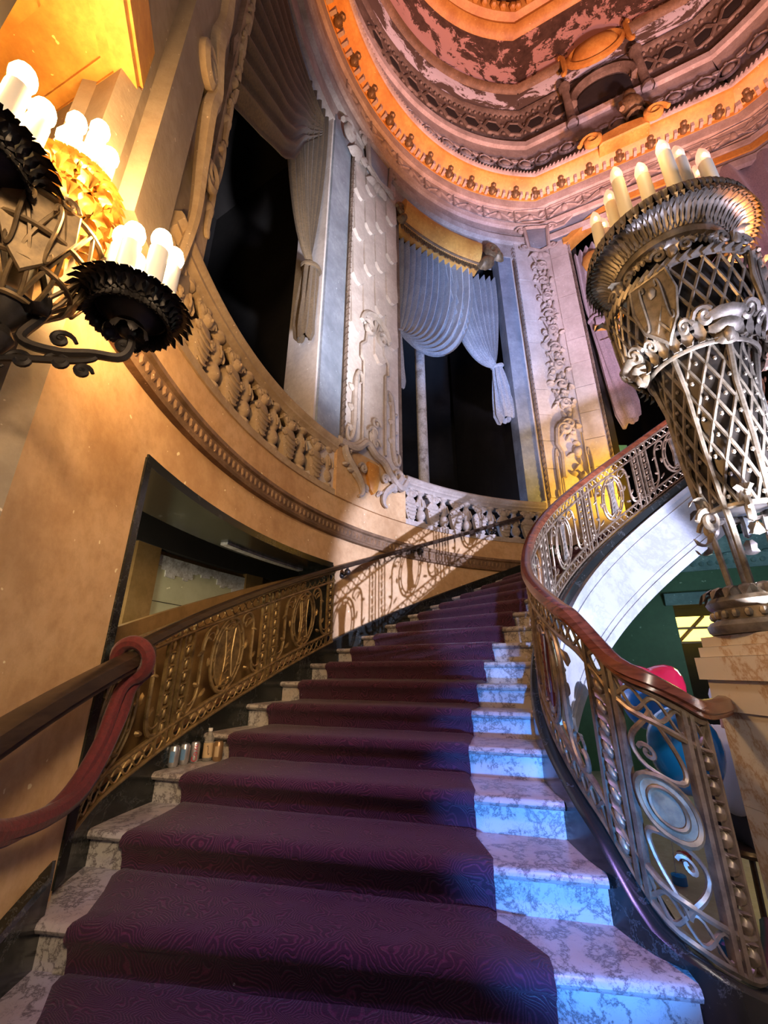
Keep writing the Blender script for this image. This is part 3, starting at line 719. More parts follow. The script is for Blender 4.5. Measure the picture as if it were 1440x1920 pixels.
# ------------------------------------------------------------------ pilaster clad in overlapping pointed stones
pl = thing('pilaster', 'pale pilaster clad in columns of overlapping pointed stones', 'pilaster', tuple(P3(th(139), 2.2)))
PS0, PS1 = th(146.2), th(132.3); PW = PS1-PS0; pc_ = (PS0+PS1)/2
g = G(); slab(g, th(147.6), th(130.9), 2.10, 2.9, .03, -.2, .1); g.build('pedestal', 'tan_plaster', pl)
g = G(); slab(g, PS0, PS1, 2.9, 9.55, .03, -.05, .1); g.build('shaft', 'pale_stone', pl)
cw = PW/4.15
for c in range(4):
    x = (c-1.5)*cw; z = 9.3-(.0, .62, .25, .85)[c]*.9
    zt = 9.35
    while zt > (5.25 if c in (1, 2) else 4.5):
        zb = zt-1.02 if zt < 9.34 else z-.3
        if zb < 4.4: break
        h = cw*.47; V = []
        for (px, py, d) in ((-h, zt+.05, .035), (h, zt+.05, .035), (h, zb+.12, .085), (h*.3, zb, .09), (-h*.3, zb, .09), (-h, zb+.12, .085)): V.append((x+px, py, d))
        m = len(V); V += [(a, b, .02) for a, b, d in V]
        g = G(); g.add(V, [tuple(range(m))]+[(i, m+i, m+(i+1) % m, (i+1) % m) for i in range(m)]); g.xf(WM(pc_)); g.build('pointed_stone', 'pale_stone', pl, smooth=0)
        zt = zb
# relief at the foot of the shaft
g = G()
g.tube(p3([(-.26, 0), (-.26, 1.45), (-.33, 1.5), (-.33, 1.72), (-.22, 1.85), (-.2, 2.05)], d=.08), .022, 5); g.tube(p3([(.26, 0), (.26, 1.45), (.33, 1.5), (.33, 1.72), (.22, 1.85), (.2, 2.05)], d=.08), .022, 5)
v = volute(1.4, 26, .20, .05); g.tube(np.c_[v[:, 0]*.9+.16, v[:, 1]+2.12, np.full(26, .09)], taper(26, .04, e=.5), 6); g.tube(np.c_[-v[:, 0]*.9-.16, v[:, 1]+2.16, np.full(26, .09)], taper(26, .04, e=.5), 6)
g.tube(p3([(.36*cos(a), 2.1+.42*sin(a)) for a in np.linspace(.2, pi-.2, 14)], d=.09), .045, 6)
for k in range(7): a = .35+k*(pi-.7)/6; g.tube(p3([(.05*cos(a), 2.08+.05*sin(a)), (.29*cos(a), 2.1+.34*sin(a))], d=.08), .022, 5)
g.xf(WM(pc_, 3.05)); g.build('shell_crest', 'carved_plaster', pl)
for f in (-1, 1):
    g = G(); g.tube(p3(SC_S, (.44*f, .62), .55*f, 1.25, 0, .07), taper(48, .045), 6)
    for i in range(6): g.blob((.46*f+.05*f*(-1)**i, .2+.17*i, .05), .07, .04, .8*f*(-1)**i, .05, 7, 2)
    g.xf(WM(pc_, 3.0)); g.build('leaf_scroll', 'carved_plaster', pl)
g = G()
for i in range(3): v = volute(1.2, 18, .12, .03); g.tube(np.c_[(v[:, 0]+.02)*(1 if i != 1 else -1), v[:, 1]+.15+.17*i, np.full(18, .1)], .022, 5)
g.blob((0, .28, .06), .09, .2, 0, .06, 8, 3); g.xf(WM(pc_, 3.0)); g.build('scroll_knop', 'carved_plaster', pl)
# curling coping and apron where the balustrade rail crosses the pilaster
g = G(); pth = smoothpath([(-.72, .78, .06), (-.4, .80, .08), (-.18, .98, .1), (0, .86, .11), (.2, .80, .11), (.38, .62, .1), (.58, .50, .1), (.74, .66, .06)], 40)
g.tube(pth, .055, 7); g.tube(pth+[0, .07, -.03], .03, 6); g.xf(WM(pc_, 2.1)); g.build('scroll_coping', 'carved_plaster', pl)
g = G()
for f in (-1, 1):
    g.tube(p3(SC_S2, (.42*f, .46), .55*f, .66, -.9*f, .07), taper(48, .06), 6)
    v = volute(1.5, 24, .10, .02); g.tube(np.c_[f*(v[:, 0]+.24), v[:, 1]+.55, np.full(24, .09)], .026, 5)
    for i in range(5): g.blob((f*(.14+.11*i), .30+.05*i, .05), .075, .035, f*(.9-.3*i), .05, 7, 2)
g.xf(WM(pc_, 2.1)); g.build('apron_scrolls', 'carved_plaster', pl)
g = G(); g.prism([(-.11, .72), (.11, .72), (.13, .5), (.07, .3), (0, .24), (-.07, .3), (-.13, .5)], .03, .10, .02); g.xf(WM(pc_, 2.1)); g.build('shield', 'orange_lit_gilt', pl)
g = G(); slab(g, th(152.6), th(147.2), 2.9, 9.3, .02, -.02, .1); g.build('jamb_panel', 'slate_panel', pl)
def rope(g, S, z0, z1, d, r=.03, p=.12):
    g.tube([P3(S, z, d) for z in np.arange(z0, z1+.01, .5)], r, 6)
    for z in np.arange(z0, z1, p):
        a = np.linspace(-1.2, 1.2, 5); g.tube([P3(S+r*1.15*sin(q), z+q*.05, d+r*1.1*cos(q)) for q in a], r*.3, 4)
g = G(); rope(g, th(146.7), 2.95, 9.3, .04); g.build('rope_edge', 'dark_plaster', pl, kind='stuff')
# cartouche capital
def cartouche(parent, S, z, sc=1., mat='cornice_plaster'):
    q = thing('capital', parent=parent); q.location = tuple(P3(S, z, .1)-np.array(parent.location))
    def bb(g, n, m):
        g.V = [np.concatenate(g.V)*np.array([sc, sc, sc])]; g.xf(WM(S, z)); g.build(n, m, q)
    g = G(); g.prism([(-.24, -.30), (.24, -.30), (.28, .30), (-.28, .30)], .06, .17, .02); bb(g, 'plaque', 'slate_panel')
    g = G(); g.tube(p3([(-.28, -.34), (0, -.42), (.28, -.34), (.33, .34), (.1, .40), (-.1, .40), (-.33, .34)], d=.15), .05, 6, True)
    for f in (-1, 1):
        v = volute(1.5, 24, .14, .03)
        g.tube(np.c_[f*(v[:, 0]+.40), v[:, 1]+.30, np.full(24, .13)], taper(24, .045, e=.6), 6); g.tube(np.c_[f*(v[:, 0]*.8+.38), -v[:, 1]*.8-.28, np.full(24, .12)], taper(24, .04, e=.6), 6)
        g.blob((f*.14, -.48, .08), .16, .07, -.4*f, .09, 8, 3); g.blob((f*.2, .46, .08), .10, .05, .5*f, .08, 7, 2)
    g.blob((0, -.5, .08), .07, .12, 0, .1, 8, 3); bb(g, 'scroll_frame', mat)
cartouche(pl, th(139.5), 9.28, 1.05)
# ionic scroll at the jamb head
g = G(); v = volute(1.7, 28, .26, .04); g.tube(np.c_[-v[:, 0]*.8, v[:, 1], np.full(28, .16)], taper(28, .08, e=.6), 6); g.blob((.3, -.1, .05), .2, .12, .3, .15, 8, 3); g.xf(WM(th(150), 9.05)); g.build('jamb_scroll', 'cornice_plaster', pl)

# ------------------------------------------------------------------ pilaster carved with trailing fruit and foliage
p2 = thing('pilaster', 'tall pilaster carved with trailing foliage and fruit between stone courses', 'pilaster', tuple(P3(-.1, 2.2)))
Q0, Q1 = th(96.2), .52
g = G(); slab(g, Q0, Q1, 2.1, 10.0, .02, -.03, .1); g.build('shaft', 'pale_stone', p2)
for (a, b) in ((Q0+.02, -.44), (.14, Q1-.02)):
    z = 3.0; i = 0
    while z < 9.6:
        h = .60; g = G(); slab(g, a, b, z+.008, min(z+h, 9.7)-.008, .045+.006*(i % 2), .0, .1); g.build('stone_course', 'pale_stone', p2, smooth=0); z += h; i += 1
R_ = random.Random(5)
FX = -.15
z = 4.55; i = 0
while z < 9.0:                                   # trailing foliage, knot by knot
    g = G(); f = 1 if i % 2 else -1
    v = volute(1.4, 24, .15, .03); g.tube(np.c_[f*(v[:, 0])*1., v[:, 1], np.full(24, .13)], taper(24, .042, e=.5), 6)
    g.tube(p3(SC_C, (-.12*f, .12), .16*f, .46, .3*f, .1), taper(48, .03), 5)
    for k in range(9):
        a = R_.uniform(0, 6.28); rr = R_.uniform(.10, .25)
        g.blob((rr*cos(a)*.95, rr*sin(a)*1.1, .03), R_.uniform(.06, .11), R_.uniform(.03, .05), a+R_.uniform(-.6, .6), R_.uniform(.07, .14), 8, 3)
    for k in range(5):
        a = R_.uniform(0, 6.28); g.ball((.12*cos(a)-.06*f, .14*sin(a)-.05, .11), R_.uniform(.035, .06), 7, 5)
    g.xf(WM(FX, z)); g.build('foliage_knot', 'carved_plaster', p2); z += .47; i += 1
g = G()
for f in (-1, 1):
    g.tube(p3([(.27*f, .0), (.27*f, 1.35)], d=.07), .02, 5); g.tube(p3(SC_S, (.36*f, .5), .2*f, 1.0, 0, .08), taper(48, .03), 6)
v = volute(1.5, 26, .15, .04); g.tube(np.c_[-v[:, 0]-.1, v[:, 1]+1.45, np.full(26, .12)], taper(26, .055, e=.6), 6); g.tube(p3([(-.25, 1.45), (-.3, 1.1), (-.22, .9), (-.25, .4)], d=.1), .045, 6)
for k in range(9): g.blob((.05+.09*sin(k*2.1), .25+.13*k, .03), .09, .045, k*1.3, .09, 8, 3)
g.ball((.1, .95, .1), .11, 10, 7); g.ball((.14, .45, .1), .09, 9, 6); g.xf(WM(FX, 3.0)); g.build('fruit_pendant', 'carved_plaster', p2)
cartouche(p2, FX+.02, 9.62, .95)
g = G(); rope(g, th(96.6), 2.95, 9.4, .05); g.build('rope_edge', 'dark_plaster', p2, kind='stuff')
g = G(); rope(g, Q1+.03, 2.95, 9.4, .03, .025); g.build('rope_edge', 'dark_plaster', p2, kind='stuff')
g = G(); slab(g, th(100.9), th(97.0), 2.9, 9.25, -.02, -.3, .1); g.build('jamb_panel', 'slate_panel', p2)
g = G(); slab(g, th(131.9), th(131.0), 2.9, 9.25, -.01, -.3, .1); g.build('jamb_edge', 'dark_plaster', pl)

# ------------------------------------------------------------------ carved pier on the left
pr = thing('carved_pier', 'tan plaster pier with long scrolls and rosettes, behind the chandelier', 'pier', tuple(P3(th(184), 2.9)))
g = G(); slab(g, th(189.8), th(185.8), 2.17, 9.2, .10, 0, .1); g.build('pilaster_strip', 'grey_plaster', pr)
g = G(); slab(g, th(181.3), th(179.6), 2.9, 9.2, .06, -.3, .1); g.build('edge_strip', 'warm_carved_plaster', pr)
for i, z in enumerate(np.arange(3.35, 8.0, .55)):
    g = G(); g.tube(p3(SC_C if i % 2 else SC_S, (0, 0), .15, .5, 0, .03), taper(48, .03), 6); g.blob((0, .0, 0), .05, .09, .3, .06, 7, 3); g.blob((.0, .2, 0), .04, .07, -.5, .05, 7, 3)
    g.V = [np.concatenate(g.V)+[0, 0, .05]]; g.xf(WM(th(180.5), z)); g.build('rosette_scroll', 'warm_carved_plaster', pr)
g = G(); g.tube(smoothpath([(.0, 0, .06), (.04, .6, .09), (-.02, 1.1, .09), (-.14, 1.5, .12), (-.12, 1.75, .12), (-.25, 2.1, .12), (-.2, 2.6, .1), (-.35, 3.4, .1), (-.3, 4.6, .1)], 50), np.interp(np.linspace(0, 1, 50), [0, .3, .5, 1], [.03, .06, .07, .09]), 7)
v = volute(1.5, 26, .2, .05); g.tube(np.c_[v[:, 0]-.28, v[:, 1]+1.75, np.full(26, .12)], taper(26, .05, e=.6), 6); g.tube(np.c_[-v[:, 0]*.8+.1, -v[:, 1]*.8+1.2, np.full(26, .1)], taper(26, .04, e=.6), 6)
g.xf(WM(th(183.2), 2.35)); g.build('long_scroll', 'warm_carved_plaster', pr)
g = G(); g.tube(p3([(-.16, 0), (.14, 0), (.16, 1.2), (.10, 1.5), (.16, 1.8), (.16, 3.6), (-.16, 3.6)], d=.03), .03, 5, True); g.xf(WM(th(182.6), 4.0)); g.build('panel_frame', 'warm_carved_plaster', pr)

# ------------------------------------------------------------------ drapery
def drape(mp, T0, T1, K, Kw, tail, tw, name, mat, parent, sag=.35, n=90, pleats=13, amp=.06, bow=.25, d0=-.1, tail_rot=0., tail_amp=.03):
    """a curtain hung from the line T0-T1, drawn to the tie K and falling below it in a bunch"""
    T0, T1, K, tail = (np.array(x, float) for x in (T0, T1, K, tail)); rows = []
    U = np.linspace(0, 1, n)
    far = np.linalg.norm(T1-K)
    for v in np.linspace(0, 1, 26):
        row = []
        for u in U:
            T = T0+(T1-T0)*u; k = K+np.array([Kw*(u-.5), Kw*.15*(u-.5)])
            L = np.linalg.norm(T-K); span = abs(T[0]-K[0])
            c1 = T+np.array([0, -1])*L*(.42+.12*u); c2 = k+np.array([np.sign(T[0]-K[0]+1e-6)*span*(.55+.1*u), -sag*span*(.2+u)])
            p = T*(1-v)**3+3*c1*v*(1-v)**2+3*c2*v*v*(1-v)+k*v**3
            tp = (1-v)**.8*.9+.12; ph = 2*pi*pleats*u+.6*sin(9*u)
            row.append((p[0], p[1], d0+amp*tp*sin(ph)+bow*.3*sin(pi*v)*u+.02*sin(5*v+7*u)+.12*v*(1-u*.3)))
        rows.append(row)
    g = G(); g.grid(np.array(rows)).xf(mp); g.build('panel', mat, parent, smooth=70)
    rows = []
    for v in np.linspace(0, 1, 18):
        row = []; wd = Kw*1.1+(tw-Kw*1.1)*(v**.8) if v < .86 else tw*(1-.25*(v-.86)/.14)
        c = K+(tail-K)*v
        for a in np.linspace(0, 2*pi, 61)[:-1]:
            rr = wd*.5*(1+.16*sin(9*a+3*v)+.06*sin(17*a)); row.append((c[0]+rr*cos(a), c[1]+.05*sin(3*a+2)*v+(.10*cos(a)*v), d0+.06+rr*.55*sin(a)))
        rows.append(row)
    rows.append([(tail[0]+.6*(q[0]-tail[0]), q[1]+.10, d0+.06+.5*(q[2]-d0-.06)) for q in rows[-1]])
    g = G(); g.grid(np.array(rows), False, True).xf(mp); g.build('tail', mat, parent, smooth=70)
    g = G(); a = np.linspace(0, 2*pi, 22)[:-1]; g.tube(np.c_[K[0]+Kw*.62*np.cos(a), K[1]+.05*np.cos(a), d0+.06+Kw*.42*np.sin(a)], .035, 6, True); g.xf(mp); g.build('tie_band', mat, parent)
W2 = WM(0, 0)
d2 = thing('curtain', 'blue-lit drape gathered to the left jamb of the middle window', 'curtain', tuple(P3(th(125), 5)), 'window drapes')
drape(W2, (th(131.3), 8.35), (th(108.2), 8.75), (th(131.0), 5.85), .16, (th(130.6), 4.6), .26, 'left', 'blue_lit_drape', d2, sag=.30, pleats=13, amp=.11, d0=-.16)
d3 = thing('curtain', 'blue-lit drape tied back to the right jamb of the middle window', 'curtain', tuple(P3(th(105), 5)), 'window drapes')
drape(W2, (th(101.2), 8.6), (th(117), 8.5), (th(103.4), 6.05), .18, (th(102.6), 4.75), .46, 'right', 'blue_lit_drape', d3, sag=.30, pleats=10, amp=.11, d0=-.24)
# gilt pelmet above it
pe = thing('pelmet', 'curved gilt pelmet box with fringed edge above the blue-lit drapes', 'pelmet', tuple(P3(th(118), 8.4)))
g = G(); band(g, th(131), th(107), [(-.2, 8.55), (-.02, 8.55), (.10, 8.62), (.22, 8.80), (.26, 9.0), (.22, 9.10), (.20, 9.14), (-.2, 9.14)]); g.build('box', 'orange_lit_gilt', pe)
g = G(); band(g, th(131), th(107), [(.085, 8.575), (.12, 8.58), (.12, 8.605), (.09, 8.61)]); g.build('lip', 'brown_molding', pe)
g = G()
for S in np.arange(th(130.8), th(107.2), .05): g.tube([P3(S, 8.58, .05), P3(S+.01, 8.44+.03*sin(S*40), .06)], .018, 4)
g.build('fringe', 'dark_brass', pe, kind='stuff')
g = G(); v = volute(1.6, 26, .24, .05); g.tube(np.c_[v[:, 0]*.8, v[:, 1], np.full(26, .2)], taper(26, .09, e=.6), 7); g.blob((-.1, -.25, .05), .28, .16, .7, .2, 9, 3); g.blob((.2, .05, .05), .2, .12, -.4, .16, 9, 3); g.xf(WM(th(104), 8.95)); g.build('end_scroll', 'dark_brass', pe)
g = G(); v = volute(1.4, 22, .16, .05); g.tube(np.c_[-v[:, 0]*.8, v[:, 1], np.full(22, .12)], taper(22, .06, e=.6), 7); g.blob((.05, -.2, .05), .14, .1, .7, .16, 9, 3); g.xf(WM(th(131.5), 8.85)); g.build('end_scroll', 'dark_brass', pe)
# post with flaking paint standing behind the middle window
g = G(); c = P3(th(121.0), 0, -.55); g.lathe([(.13, 2.3), (.13, 2.6), (.10, 2.65), (.10, 7.2)], 14, (c[0], c[1], 0)); g.build('gallery_post', 'chipped_white', label='slim post with flaking paint behind the blue-lit drapes', cat='post')
# brown swag and tail in the left opening
d1 = thing('curtain', 'dim-lit brown swag and tied-back drape in the tall left opening', 'curtain', tuple(P3(th(156), 4)), 'window drapes')
drape(W2, (th(153.4), 9.1), (th(168), 9.1), (th(155.2), 5.35), .24, (th(156.0), 4.05), .36, 'right', 'dim_lit_drape', d1, sag=.25, pleats=10, amp=.07, d0=-.14)
rows = []
for v in np.linspace(0, 1, 70):                 # folds of the swag
    row = []
    for u in np.linspace(0, 1, 40):
        S = th(180.6)+(th(155.5)-th(180.6))*u; zl = np.interp(u, [0, .2, .4, .55, .75, 1], [4.7, 5.0, 5.4, 5.95, 7.1, 8.3]); zu = 9.25-.5*u
        row.append((S, zu+(zl-zu)*v**(.8+.3*u), -.06+.06*sin(v*2*pi*9+.8*u)*(1-.6*u)+.30*v*sin(pi*min(1, u+.15))))
    rows.append(row)
g = G(); g.grid(np.array(rows)).xf(W2); g.build('swag', 'dim_lit_drape', d1, smooth=70)
# wide right bay: lintel, drape and sunburst drape
ar = thing('trim_3', kind='structure')
archz = lambda S, z: z-.55*np.clip(1-(S-.55)/1.3, 0, 1)**2
def archband(g, S0, S1, z0, z1, d0, d1): slab(g, S0, S1, lambda s: archz(s, z0), lambda s: archz(s, z1), d0, d1, .1)
g = G(); archband(g, .15, LC+.8, 10.02, 10.42, .06, -.1); g.build('arch_band', 'slate_panel', ar)
g = G(); archband(g, .45, LC+.8, 9.86, 10.02, .09, -.25); g.build('arch_trim', 'orange_lit_gilt', ar)
g = G(); archband(g, .15, LC+.8, 10.42, 10.52, .10, -.1); g.build('arch_fillet', 'cornice_plaster', ar)
g = G(); slab(g, .3, LC+.4, 10.55, 10.85, .09, 0, .1); g.build('plain_panel', 'cornice_plaster', ar)
d4 = thing('curtain', 'rose-lit drape tied back beside the foliage pilaster', 'curtain', tuple(P3(.9, 4)), 'window drapes')
drape(W2, (.62, 9.0), (1.75, 9.5), (.78, 7.05), .22, (1.0, 4.45), .42, 'left', 'rose_lit_drape', d4, sag=.3, pleats=9, amp=.06, d0=-.12)
d5 = thing('curtain', 'pleated sunburst drape fanned out under the wide arch', 'curtain', tuple(P3(3.2, 7)), 'window drapes')
rows = []; c = np.array([3.75, 6.7])
for r in np.linspace(.05, 1, 14):
    row = []
    for a in np.linspace(-.12, pi+.1, 150):
        dx, dz = cos(a), sin(a); R = 2.95 if dz < .01 else min(2.95, (3.22)/max(dz, .2))
        row.append((c[0]-dx*R*r*1.02, c[1]+dz*R*r-.28*sin(pi*r)*(1-abs(dz)), -.05+.13*r**.7*sin(30*a)+.25*sin(pi*r*.9)))
    rows.append(row)
g = G(); g.grid(np.array(rows)).xf(W2); g.build('fan', 'rose_lit_drape', d5, smooth=70)
g = G(); a = np.linspace(1.05, .08, 20); pth = np.array([(c[0]-2.9*q, c[1]-.05-.28*sin(pi*q), .08) for q in a]); g.tube(pth, .06, 6); g.xf(W2); g.build('trim_braid', 'orange_lit_gilt', d5)
g = G(); g.blob((0, 0, 0), .24, .34, 0, .12, 10, 3); g.xf(WM(.98, 8.55)); g.build('gilt_roundel', 'orange_lit_gilt', d4)

# ------------------------------------------------------------------ ornamental iron railings
Y0, Y1 = .12, .915
def husks(g, x, y0, y1, n, r=.017):
    for i in range(n):
        y = y0+(y1-y0)*(i+.5)/n; h = (y1-y0)/n
        g.ball((x, y-.08*h, .0), (r, h*.40, r), 6, 5); g.ball((x, y+.36*h, 0), (r*1.25, h*.10, r*1.25), 6, 3)
        for f in (-1, 1): g.ball((x+f*r*1.1, y+.30*h, 0), (r*.6, h*.12, r*.7), 5, 3)
def bar(g, x, y0=Y0, y1=Y1, w=.009, d=.013): g.box((x, (y0+y1)/2, 0), (w, (y1-y0)/2, d))
BONE = [(-.055, -.19), (-.03, -.205), (0, -.225), (.03, -.205), (.055, -.19), (.045, -.12), (.034, 0), (.045, .12), (.055, .19), (.03, .205), (0, .225), (-.03, .205), (-.055, .19), (-.045, .12), (-.034, 0), (-.045, -.12)]
def rail_panel(root, mp, s0, mat, plq, parts=None, solid=None, ends=(1, 1)):
    yc = .515
    def B(g, n, m=None, lab=None): g.xf(mp(s0)); return g.build(n, m or mat, root, label=lab)
    el = lambda rx, ry, n=36: np.array([(rx*cos(a), ry*sin(a)) for a in np.linspace(0, 2*pi, n+1)[:-1]])
    g = G(); g.tube(p3(el(.178, .275), (0, yc)), .013, 6, True); g.tube(p3(el(.142, .238), (0, yc)), .010, 6, True)
    for a in np.linspace(0, 2*pi, 13)[:-1]: g.ball((.160*cos(a), yc+.256*sin(a), 0), (.017, .017, .016), 6, 4)
    B(g, 'oval_frame')
    if solid:
        g = G(); g.prism(p3(el(.140, .236, 24), (0, yc))[:, :2], -.006, .004); B(g, 'oval_ground', solid)
    g = G(); g.prism(np.array(BONE)+[0, yc], -.010, .012, .006)
    for i in range(6): g.tube(p3([(-.025, yc-.14+.05*i), (0, yc-.12+.05*i), (.025, yc-.14+.05*i)], d=.014), .005, 4)
    g.both(); B(g, 'plaque', plq)
    g = G()
    for f in (-1, 1):
        for q in (-1, 1): g.blob((f*.04, yc+q*.20, -.004), .05, .02, f*q*.5, .03, 7, 2)
        g.tube(p3(np.array(BONE)[:9][::f]*[1, 1]+[0, yc], d=.012), .006, 4) if f == 1 else g.tube(p3(np.array(BONE)[8:]+[0, yc], d=.012), .006, 4)
    g.both(); B(g, 'plaque_leaves')
    for f in (-1, 1):
        if not ends[0 if f < 0 else 1]: continue
        g = G(); g.tube(p3(SC_S, (.288*f, yc), .50*f, .54), taper(48, .014, e=.7), 6); g.tube(p3(SC_S, (.288*f, yc), .40*f, .44, 0, .006), taper(48, .008, e=.7), 5)
        for (x, y, r_) in ((.235, .70, .6), (.30, .62, -.5), (.31, .40, .7), (.24, .32, -.6), (.21, .52, 1.4)): g.blob((x*f, y, .0), .040, .016, r_*f, .022, 7, 2)
        B(g, 'scroll')
        g = G(); husks(g, .445*f, Y0+.10, Y1-.10, 7); B(g, 'husk_chain')
        for x in (.40, .49):
            g = G(); bar(g, x*f); B(g, 'upright')
    for y0, y1, nm in ((Y0+.012, Y0+.098, 'bottom_lattice'), (Y1-.098, Y1-.012, 'top_lattice')):
        g = G(); x = np.linspace(-.52 if ends[0] else -.2, .52 if ends[1] else .2, 66); ym = (y0+y1)/2; am = (y1-y0)/2*.92
        g.tube(np.c_[x, ym+am*np.sin(x*2*pi/.16), 0*x], .0065, 4); g.tube(np.c_[x, ym-am*np.sin(x*2*pi/.16), 0*x], .0065, 4)
        for q in np.arange(x[0]+.04, x[-1], .08): g.ball((q, ym, 0), (.012, .012, .010), 5, 3)
        B(g, nm)
RAILP = [(-.008, -.012), (.008, -.012), (.012, 0), (.008, .012), (-.008, .012), (-.012, 0)]
def long_rails(root, mp, s0, s1, mat):
    for y, nm in ((Y0, 'base_rail'), (Y0+.11, 'lower_rail'), (Y1-.11, 'upper_rail'), (Y1, 'top_rail')):
        g = G(); sweep(g, [(d*1.3, y+h) for d, h in RAILP], mp, s0, s1, .04); g.build(nm, mat, root)
HR = lambda c, w, h: [(-w, c-.2*h), (-w*.8, c+.35*h), (-w*.35, c+.5*h), (w*.35, c+.5*h), (w*.8, c+.35*h), (w, c-.2*h), (w*.75, c-.3*h), (w*.8, c-.5*h), (-w*.8, c-.5*h), (-w*.75, c-.3*h)]
ri = thing('stair_railing', 'wrought bronze railing with red-brown wooden handrail round the stair well', 'railing', tuple(RP[0]))
g = G(); sweep(g, HR(.965, .042, .075), RM, .02, SEND, .04); g.build('handrail', 'mahogany', ri, label='glossy red-brown wooden handrail')
OFF = float(RS[np.argmin(np.hypot(RP[:, 0]-1.38, RP[:, 1]-2.01))])
long_rails(ri, RM, OFF+.10, SEND, 'bronze')
# arc-length positions of the oval panels
def s_at(thd):
    p = polar(thd, 2.68); return RS[np.argmin(np.hypot(RP[:, 0]-p[0], RP[:, 1]-p[1]))]
s1 = s_at(172.5); per = s_at(107)-s_at(129.2); pos = [s1, s_at(151.3), s_at(129.2), s_at(107), s_at(85), s_at(63.5)]
for i, s in enumerate(pos): rail_panel(ri, RM, s, 'bronze', 'garnet_enamel' if i == 0 else 'pewter', ends=(0 if i == 0 else 1, 1))
# the broader panel next to the newel
def BR(g, n, m='bronze', lab=None): g.xf(RM(OFF)); return g.build(n, m, ri, label=lab)
s1 -= OFF; xa = s1-.29; yc = .515
g = G(); g.tube(p3(SC_S, (xa+.03, yc), -.60, .56), taper(48, .017, e=.7), 7); g.tube(p3(SC_S, (xa+.03, yc), -.48, .45, 0, .008), taper(48, .010, e=.7), 6)
for (x, y, r_) in ((-.02, .70, .6), (.06, .60, -.5), (.05, .42, .7), (-.04, .34, -.6), (.03, .52, 1.4), (.08, .30, .3)): g.blob((xa+x, y, 0), .05, .022, r_, .03, 8, 2)
BR(g, 'scroll')
X = [.13, .175, .22, .265, .41, .455, .50]
for x in (.115, .225, .26, .51, .545, .655):
    g = G(); bar(g, x, Y0, Y1, .010, .016); BR(g, 'upright')
for x in (.17, .60):
    g = G(); husks(g, x, Y0+.03, Y1-.10, 8, .026); BR(g, 'husk_chain')
g = G(); e = [(.385+.088*cos(a), yc+.095*sin(a)) for a in np.linspace(0, 2*pi, 29)[:-1]]; g.prism(e, -.018, .018, .004); g.tube(p3(e, d=.016), .012, 6, True); g.tube(p3([(.385+.05*cos(a), yc+.06*sin(a)) for a in np.linspace(0, 2*pi, 25)[:-1]], d=.02), .007, 5, True); g.both(); BR(g, 'disc', 'dark_brass', 'polished brass disc')
for f in (-1, 1):
    g = G(); v = [(.385+.09*sin(a)*(1-cos(a))/1.3, yc+f*(.10+.115*(1+cos(a)))) for a in np.linspace(.1, 2*pi-.1, 30)]
    g.tube(p3(v), .010, 6); vv = volute(1.2, 16, .035, .01); g.tube(p3(vv, (.385+.03*f, yc+f*.16)), .009, 5)
    BR(g, 'teardrop')
for y0, y1, nm in ((Y0+.012, Y0+.098, 'bottom_lattice'), (Y1-.098, Y1-.012, 'top_lattice')):
    g = G(); x = np.linspace(.12, s1-.2, 60); ym = (y0+y1)/2; am = (y1-y0)/2*.92
    g.tube(np.c_[x, ym+am*np.sin(x*2*pi/.16), 0*x], .008, 5); g.tube(np.c_[x, ym-am*np.sin(x*2*pi/.16), 0*x], .008, 5); BR(g, nm)
# railing in the doorway of the stair wall
ro = thing('stair_railing', 'gilded bronze railing across the doorway in the stair wall', 'railing', tuple(LP[40]))
def sL(t): return float(np.interp(-t, [-TL(-6.2), -TL(1.1)], [LS[0], LS[-1]]))
sa, sb = sL(180.2), sL(147.4)
long_rails(ro, LM, sa, sb, 'gilded_bronze')
for i, t_ in enumerate((176.6, 164.9, 153.2)):
    rail_panel(ro, LM, sL(t_), 'gilded_bronze', 'gilded_bronze', solid=(None, 'gilded_bronze', None)[i], ends=(1 if i else 0, 1))
g = G(); bar(g, sa+.02); g.xf(LM(0)); g.build('upright', 'gilded_bronze', ro)
g = G(); g.tube(p3(SC_S, (sL(176.6)-.235, .5), -.34, .5), .011, 6); g.xf(LM(0)); g.build('scroll', 'gilded_bronze', ro)
# continuous outer handrail: over the doorway railing, then on brackets up the wall
wr = thing('wall_handrail', 'dark wooden handrail on iron brackets climbing the curved wall', 'handrail', tuple(np.append(polar(150, 4.95), .9)))
WP = []
for k in np.arange(-5.6, 9.5, .15): p = polar(TL(k), 4.955); WP.append((p[0], p[1], float(ZK(k))))
WP = np.array(WP); WS = np.r_[0, np.cumsum(np.hypot(*np.diff(WP[:, :2], axis=0).T))]; WMp = path_map(WP, WS)
g = G(); sweep(g, HR(.955, .036, .062), WMp, 0, WS[-1]-.02, .06); g.build('rail', 'dark_wood', wr)
for t_ in (145.2, 128.2, 110.2):
    k = (151.13-t_)/5.08; a = polar(t_, 4.955); b = polar(t_, 5.05); c = polar(t_, 5.0); z = float(ZK(k))
    g = G(); g.tube([(a[0], a[1], z+.93), (a[0], a[1], z+.88), (c[0], c[1], z+.84), (b[0], b[1], z+.84)], .016, 7); g.ball((a[0], a[1], z+.87), .042, 9, 6); g.ball((b[0], b[1], z+.84), .04, 8, 5); g.build('bracket', 'black_iron', wr)
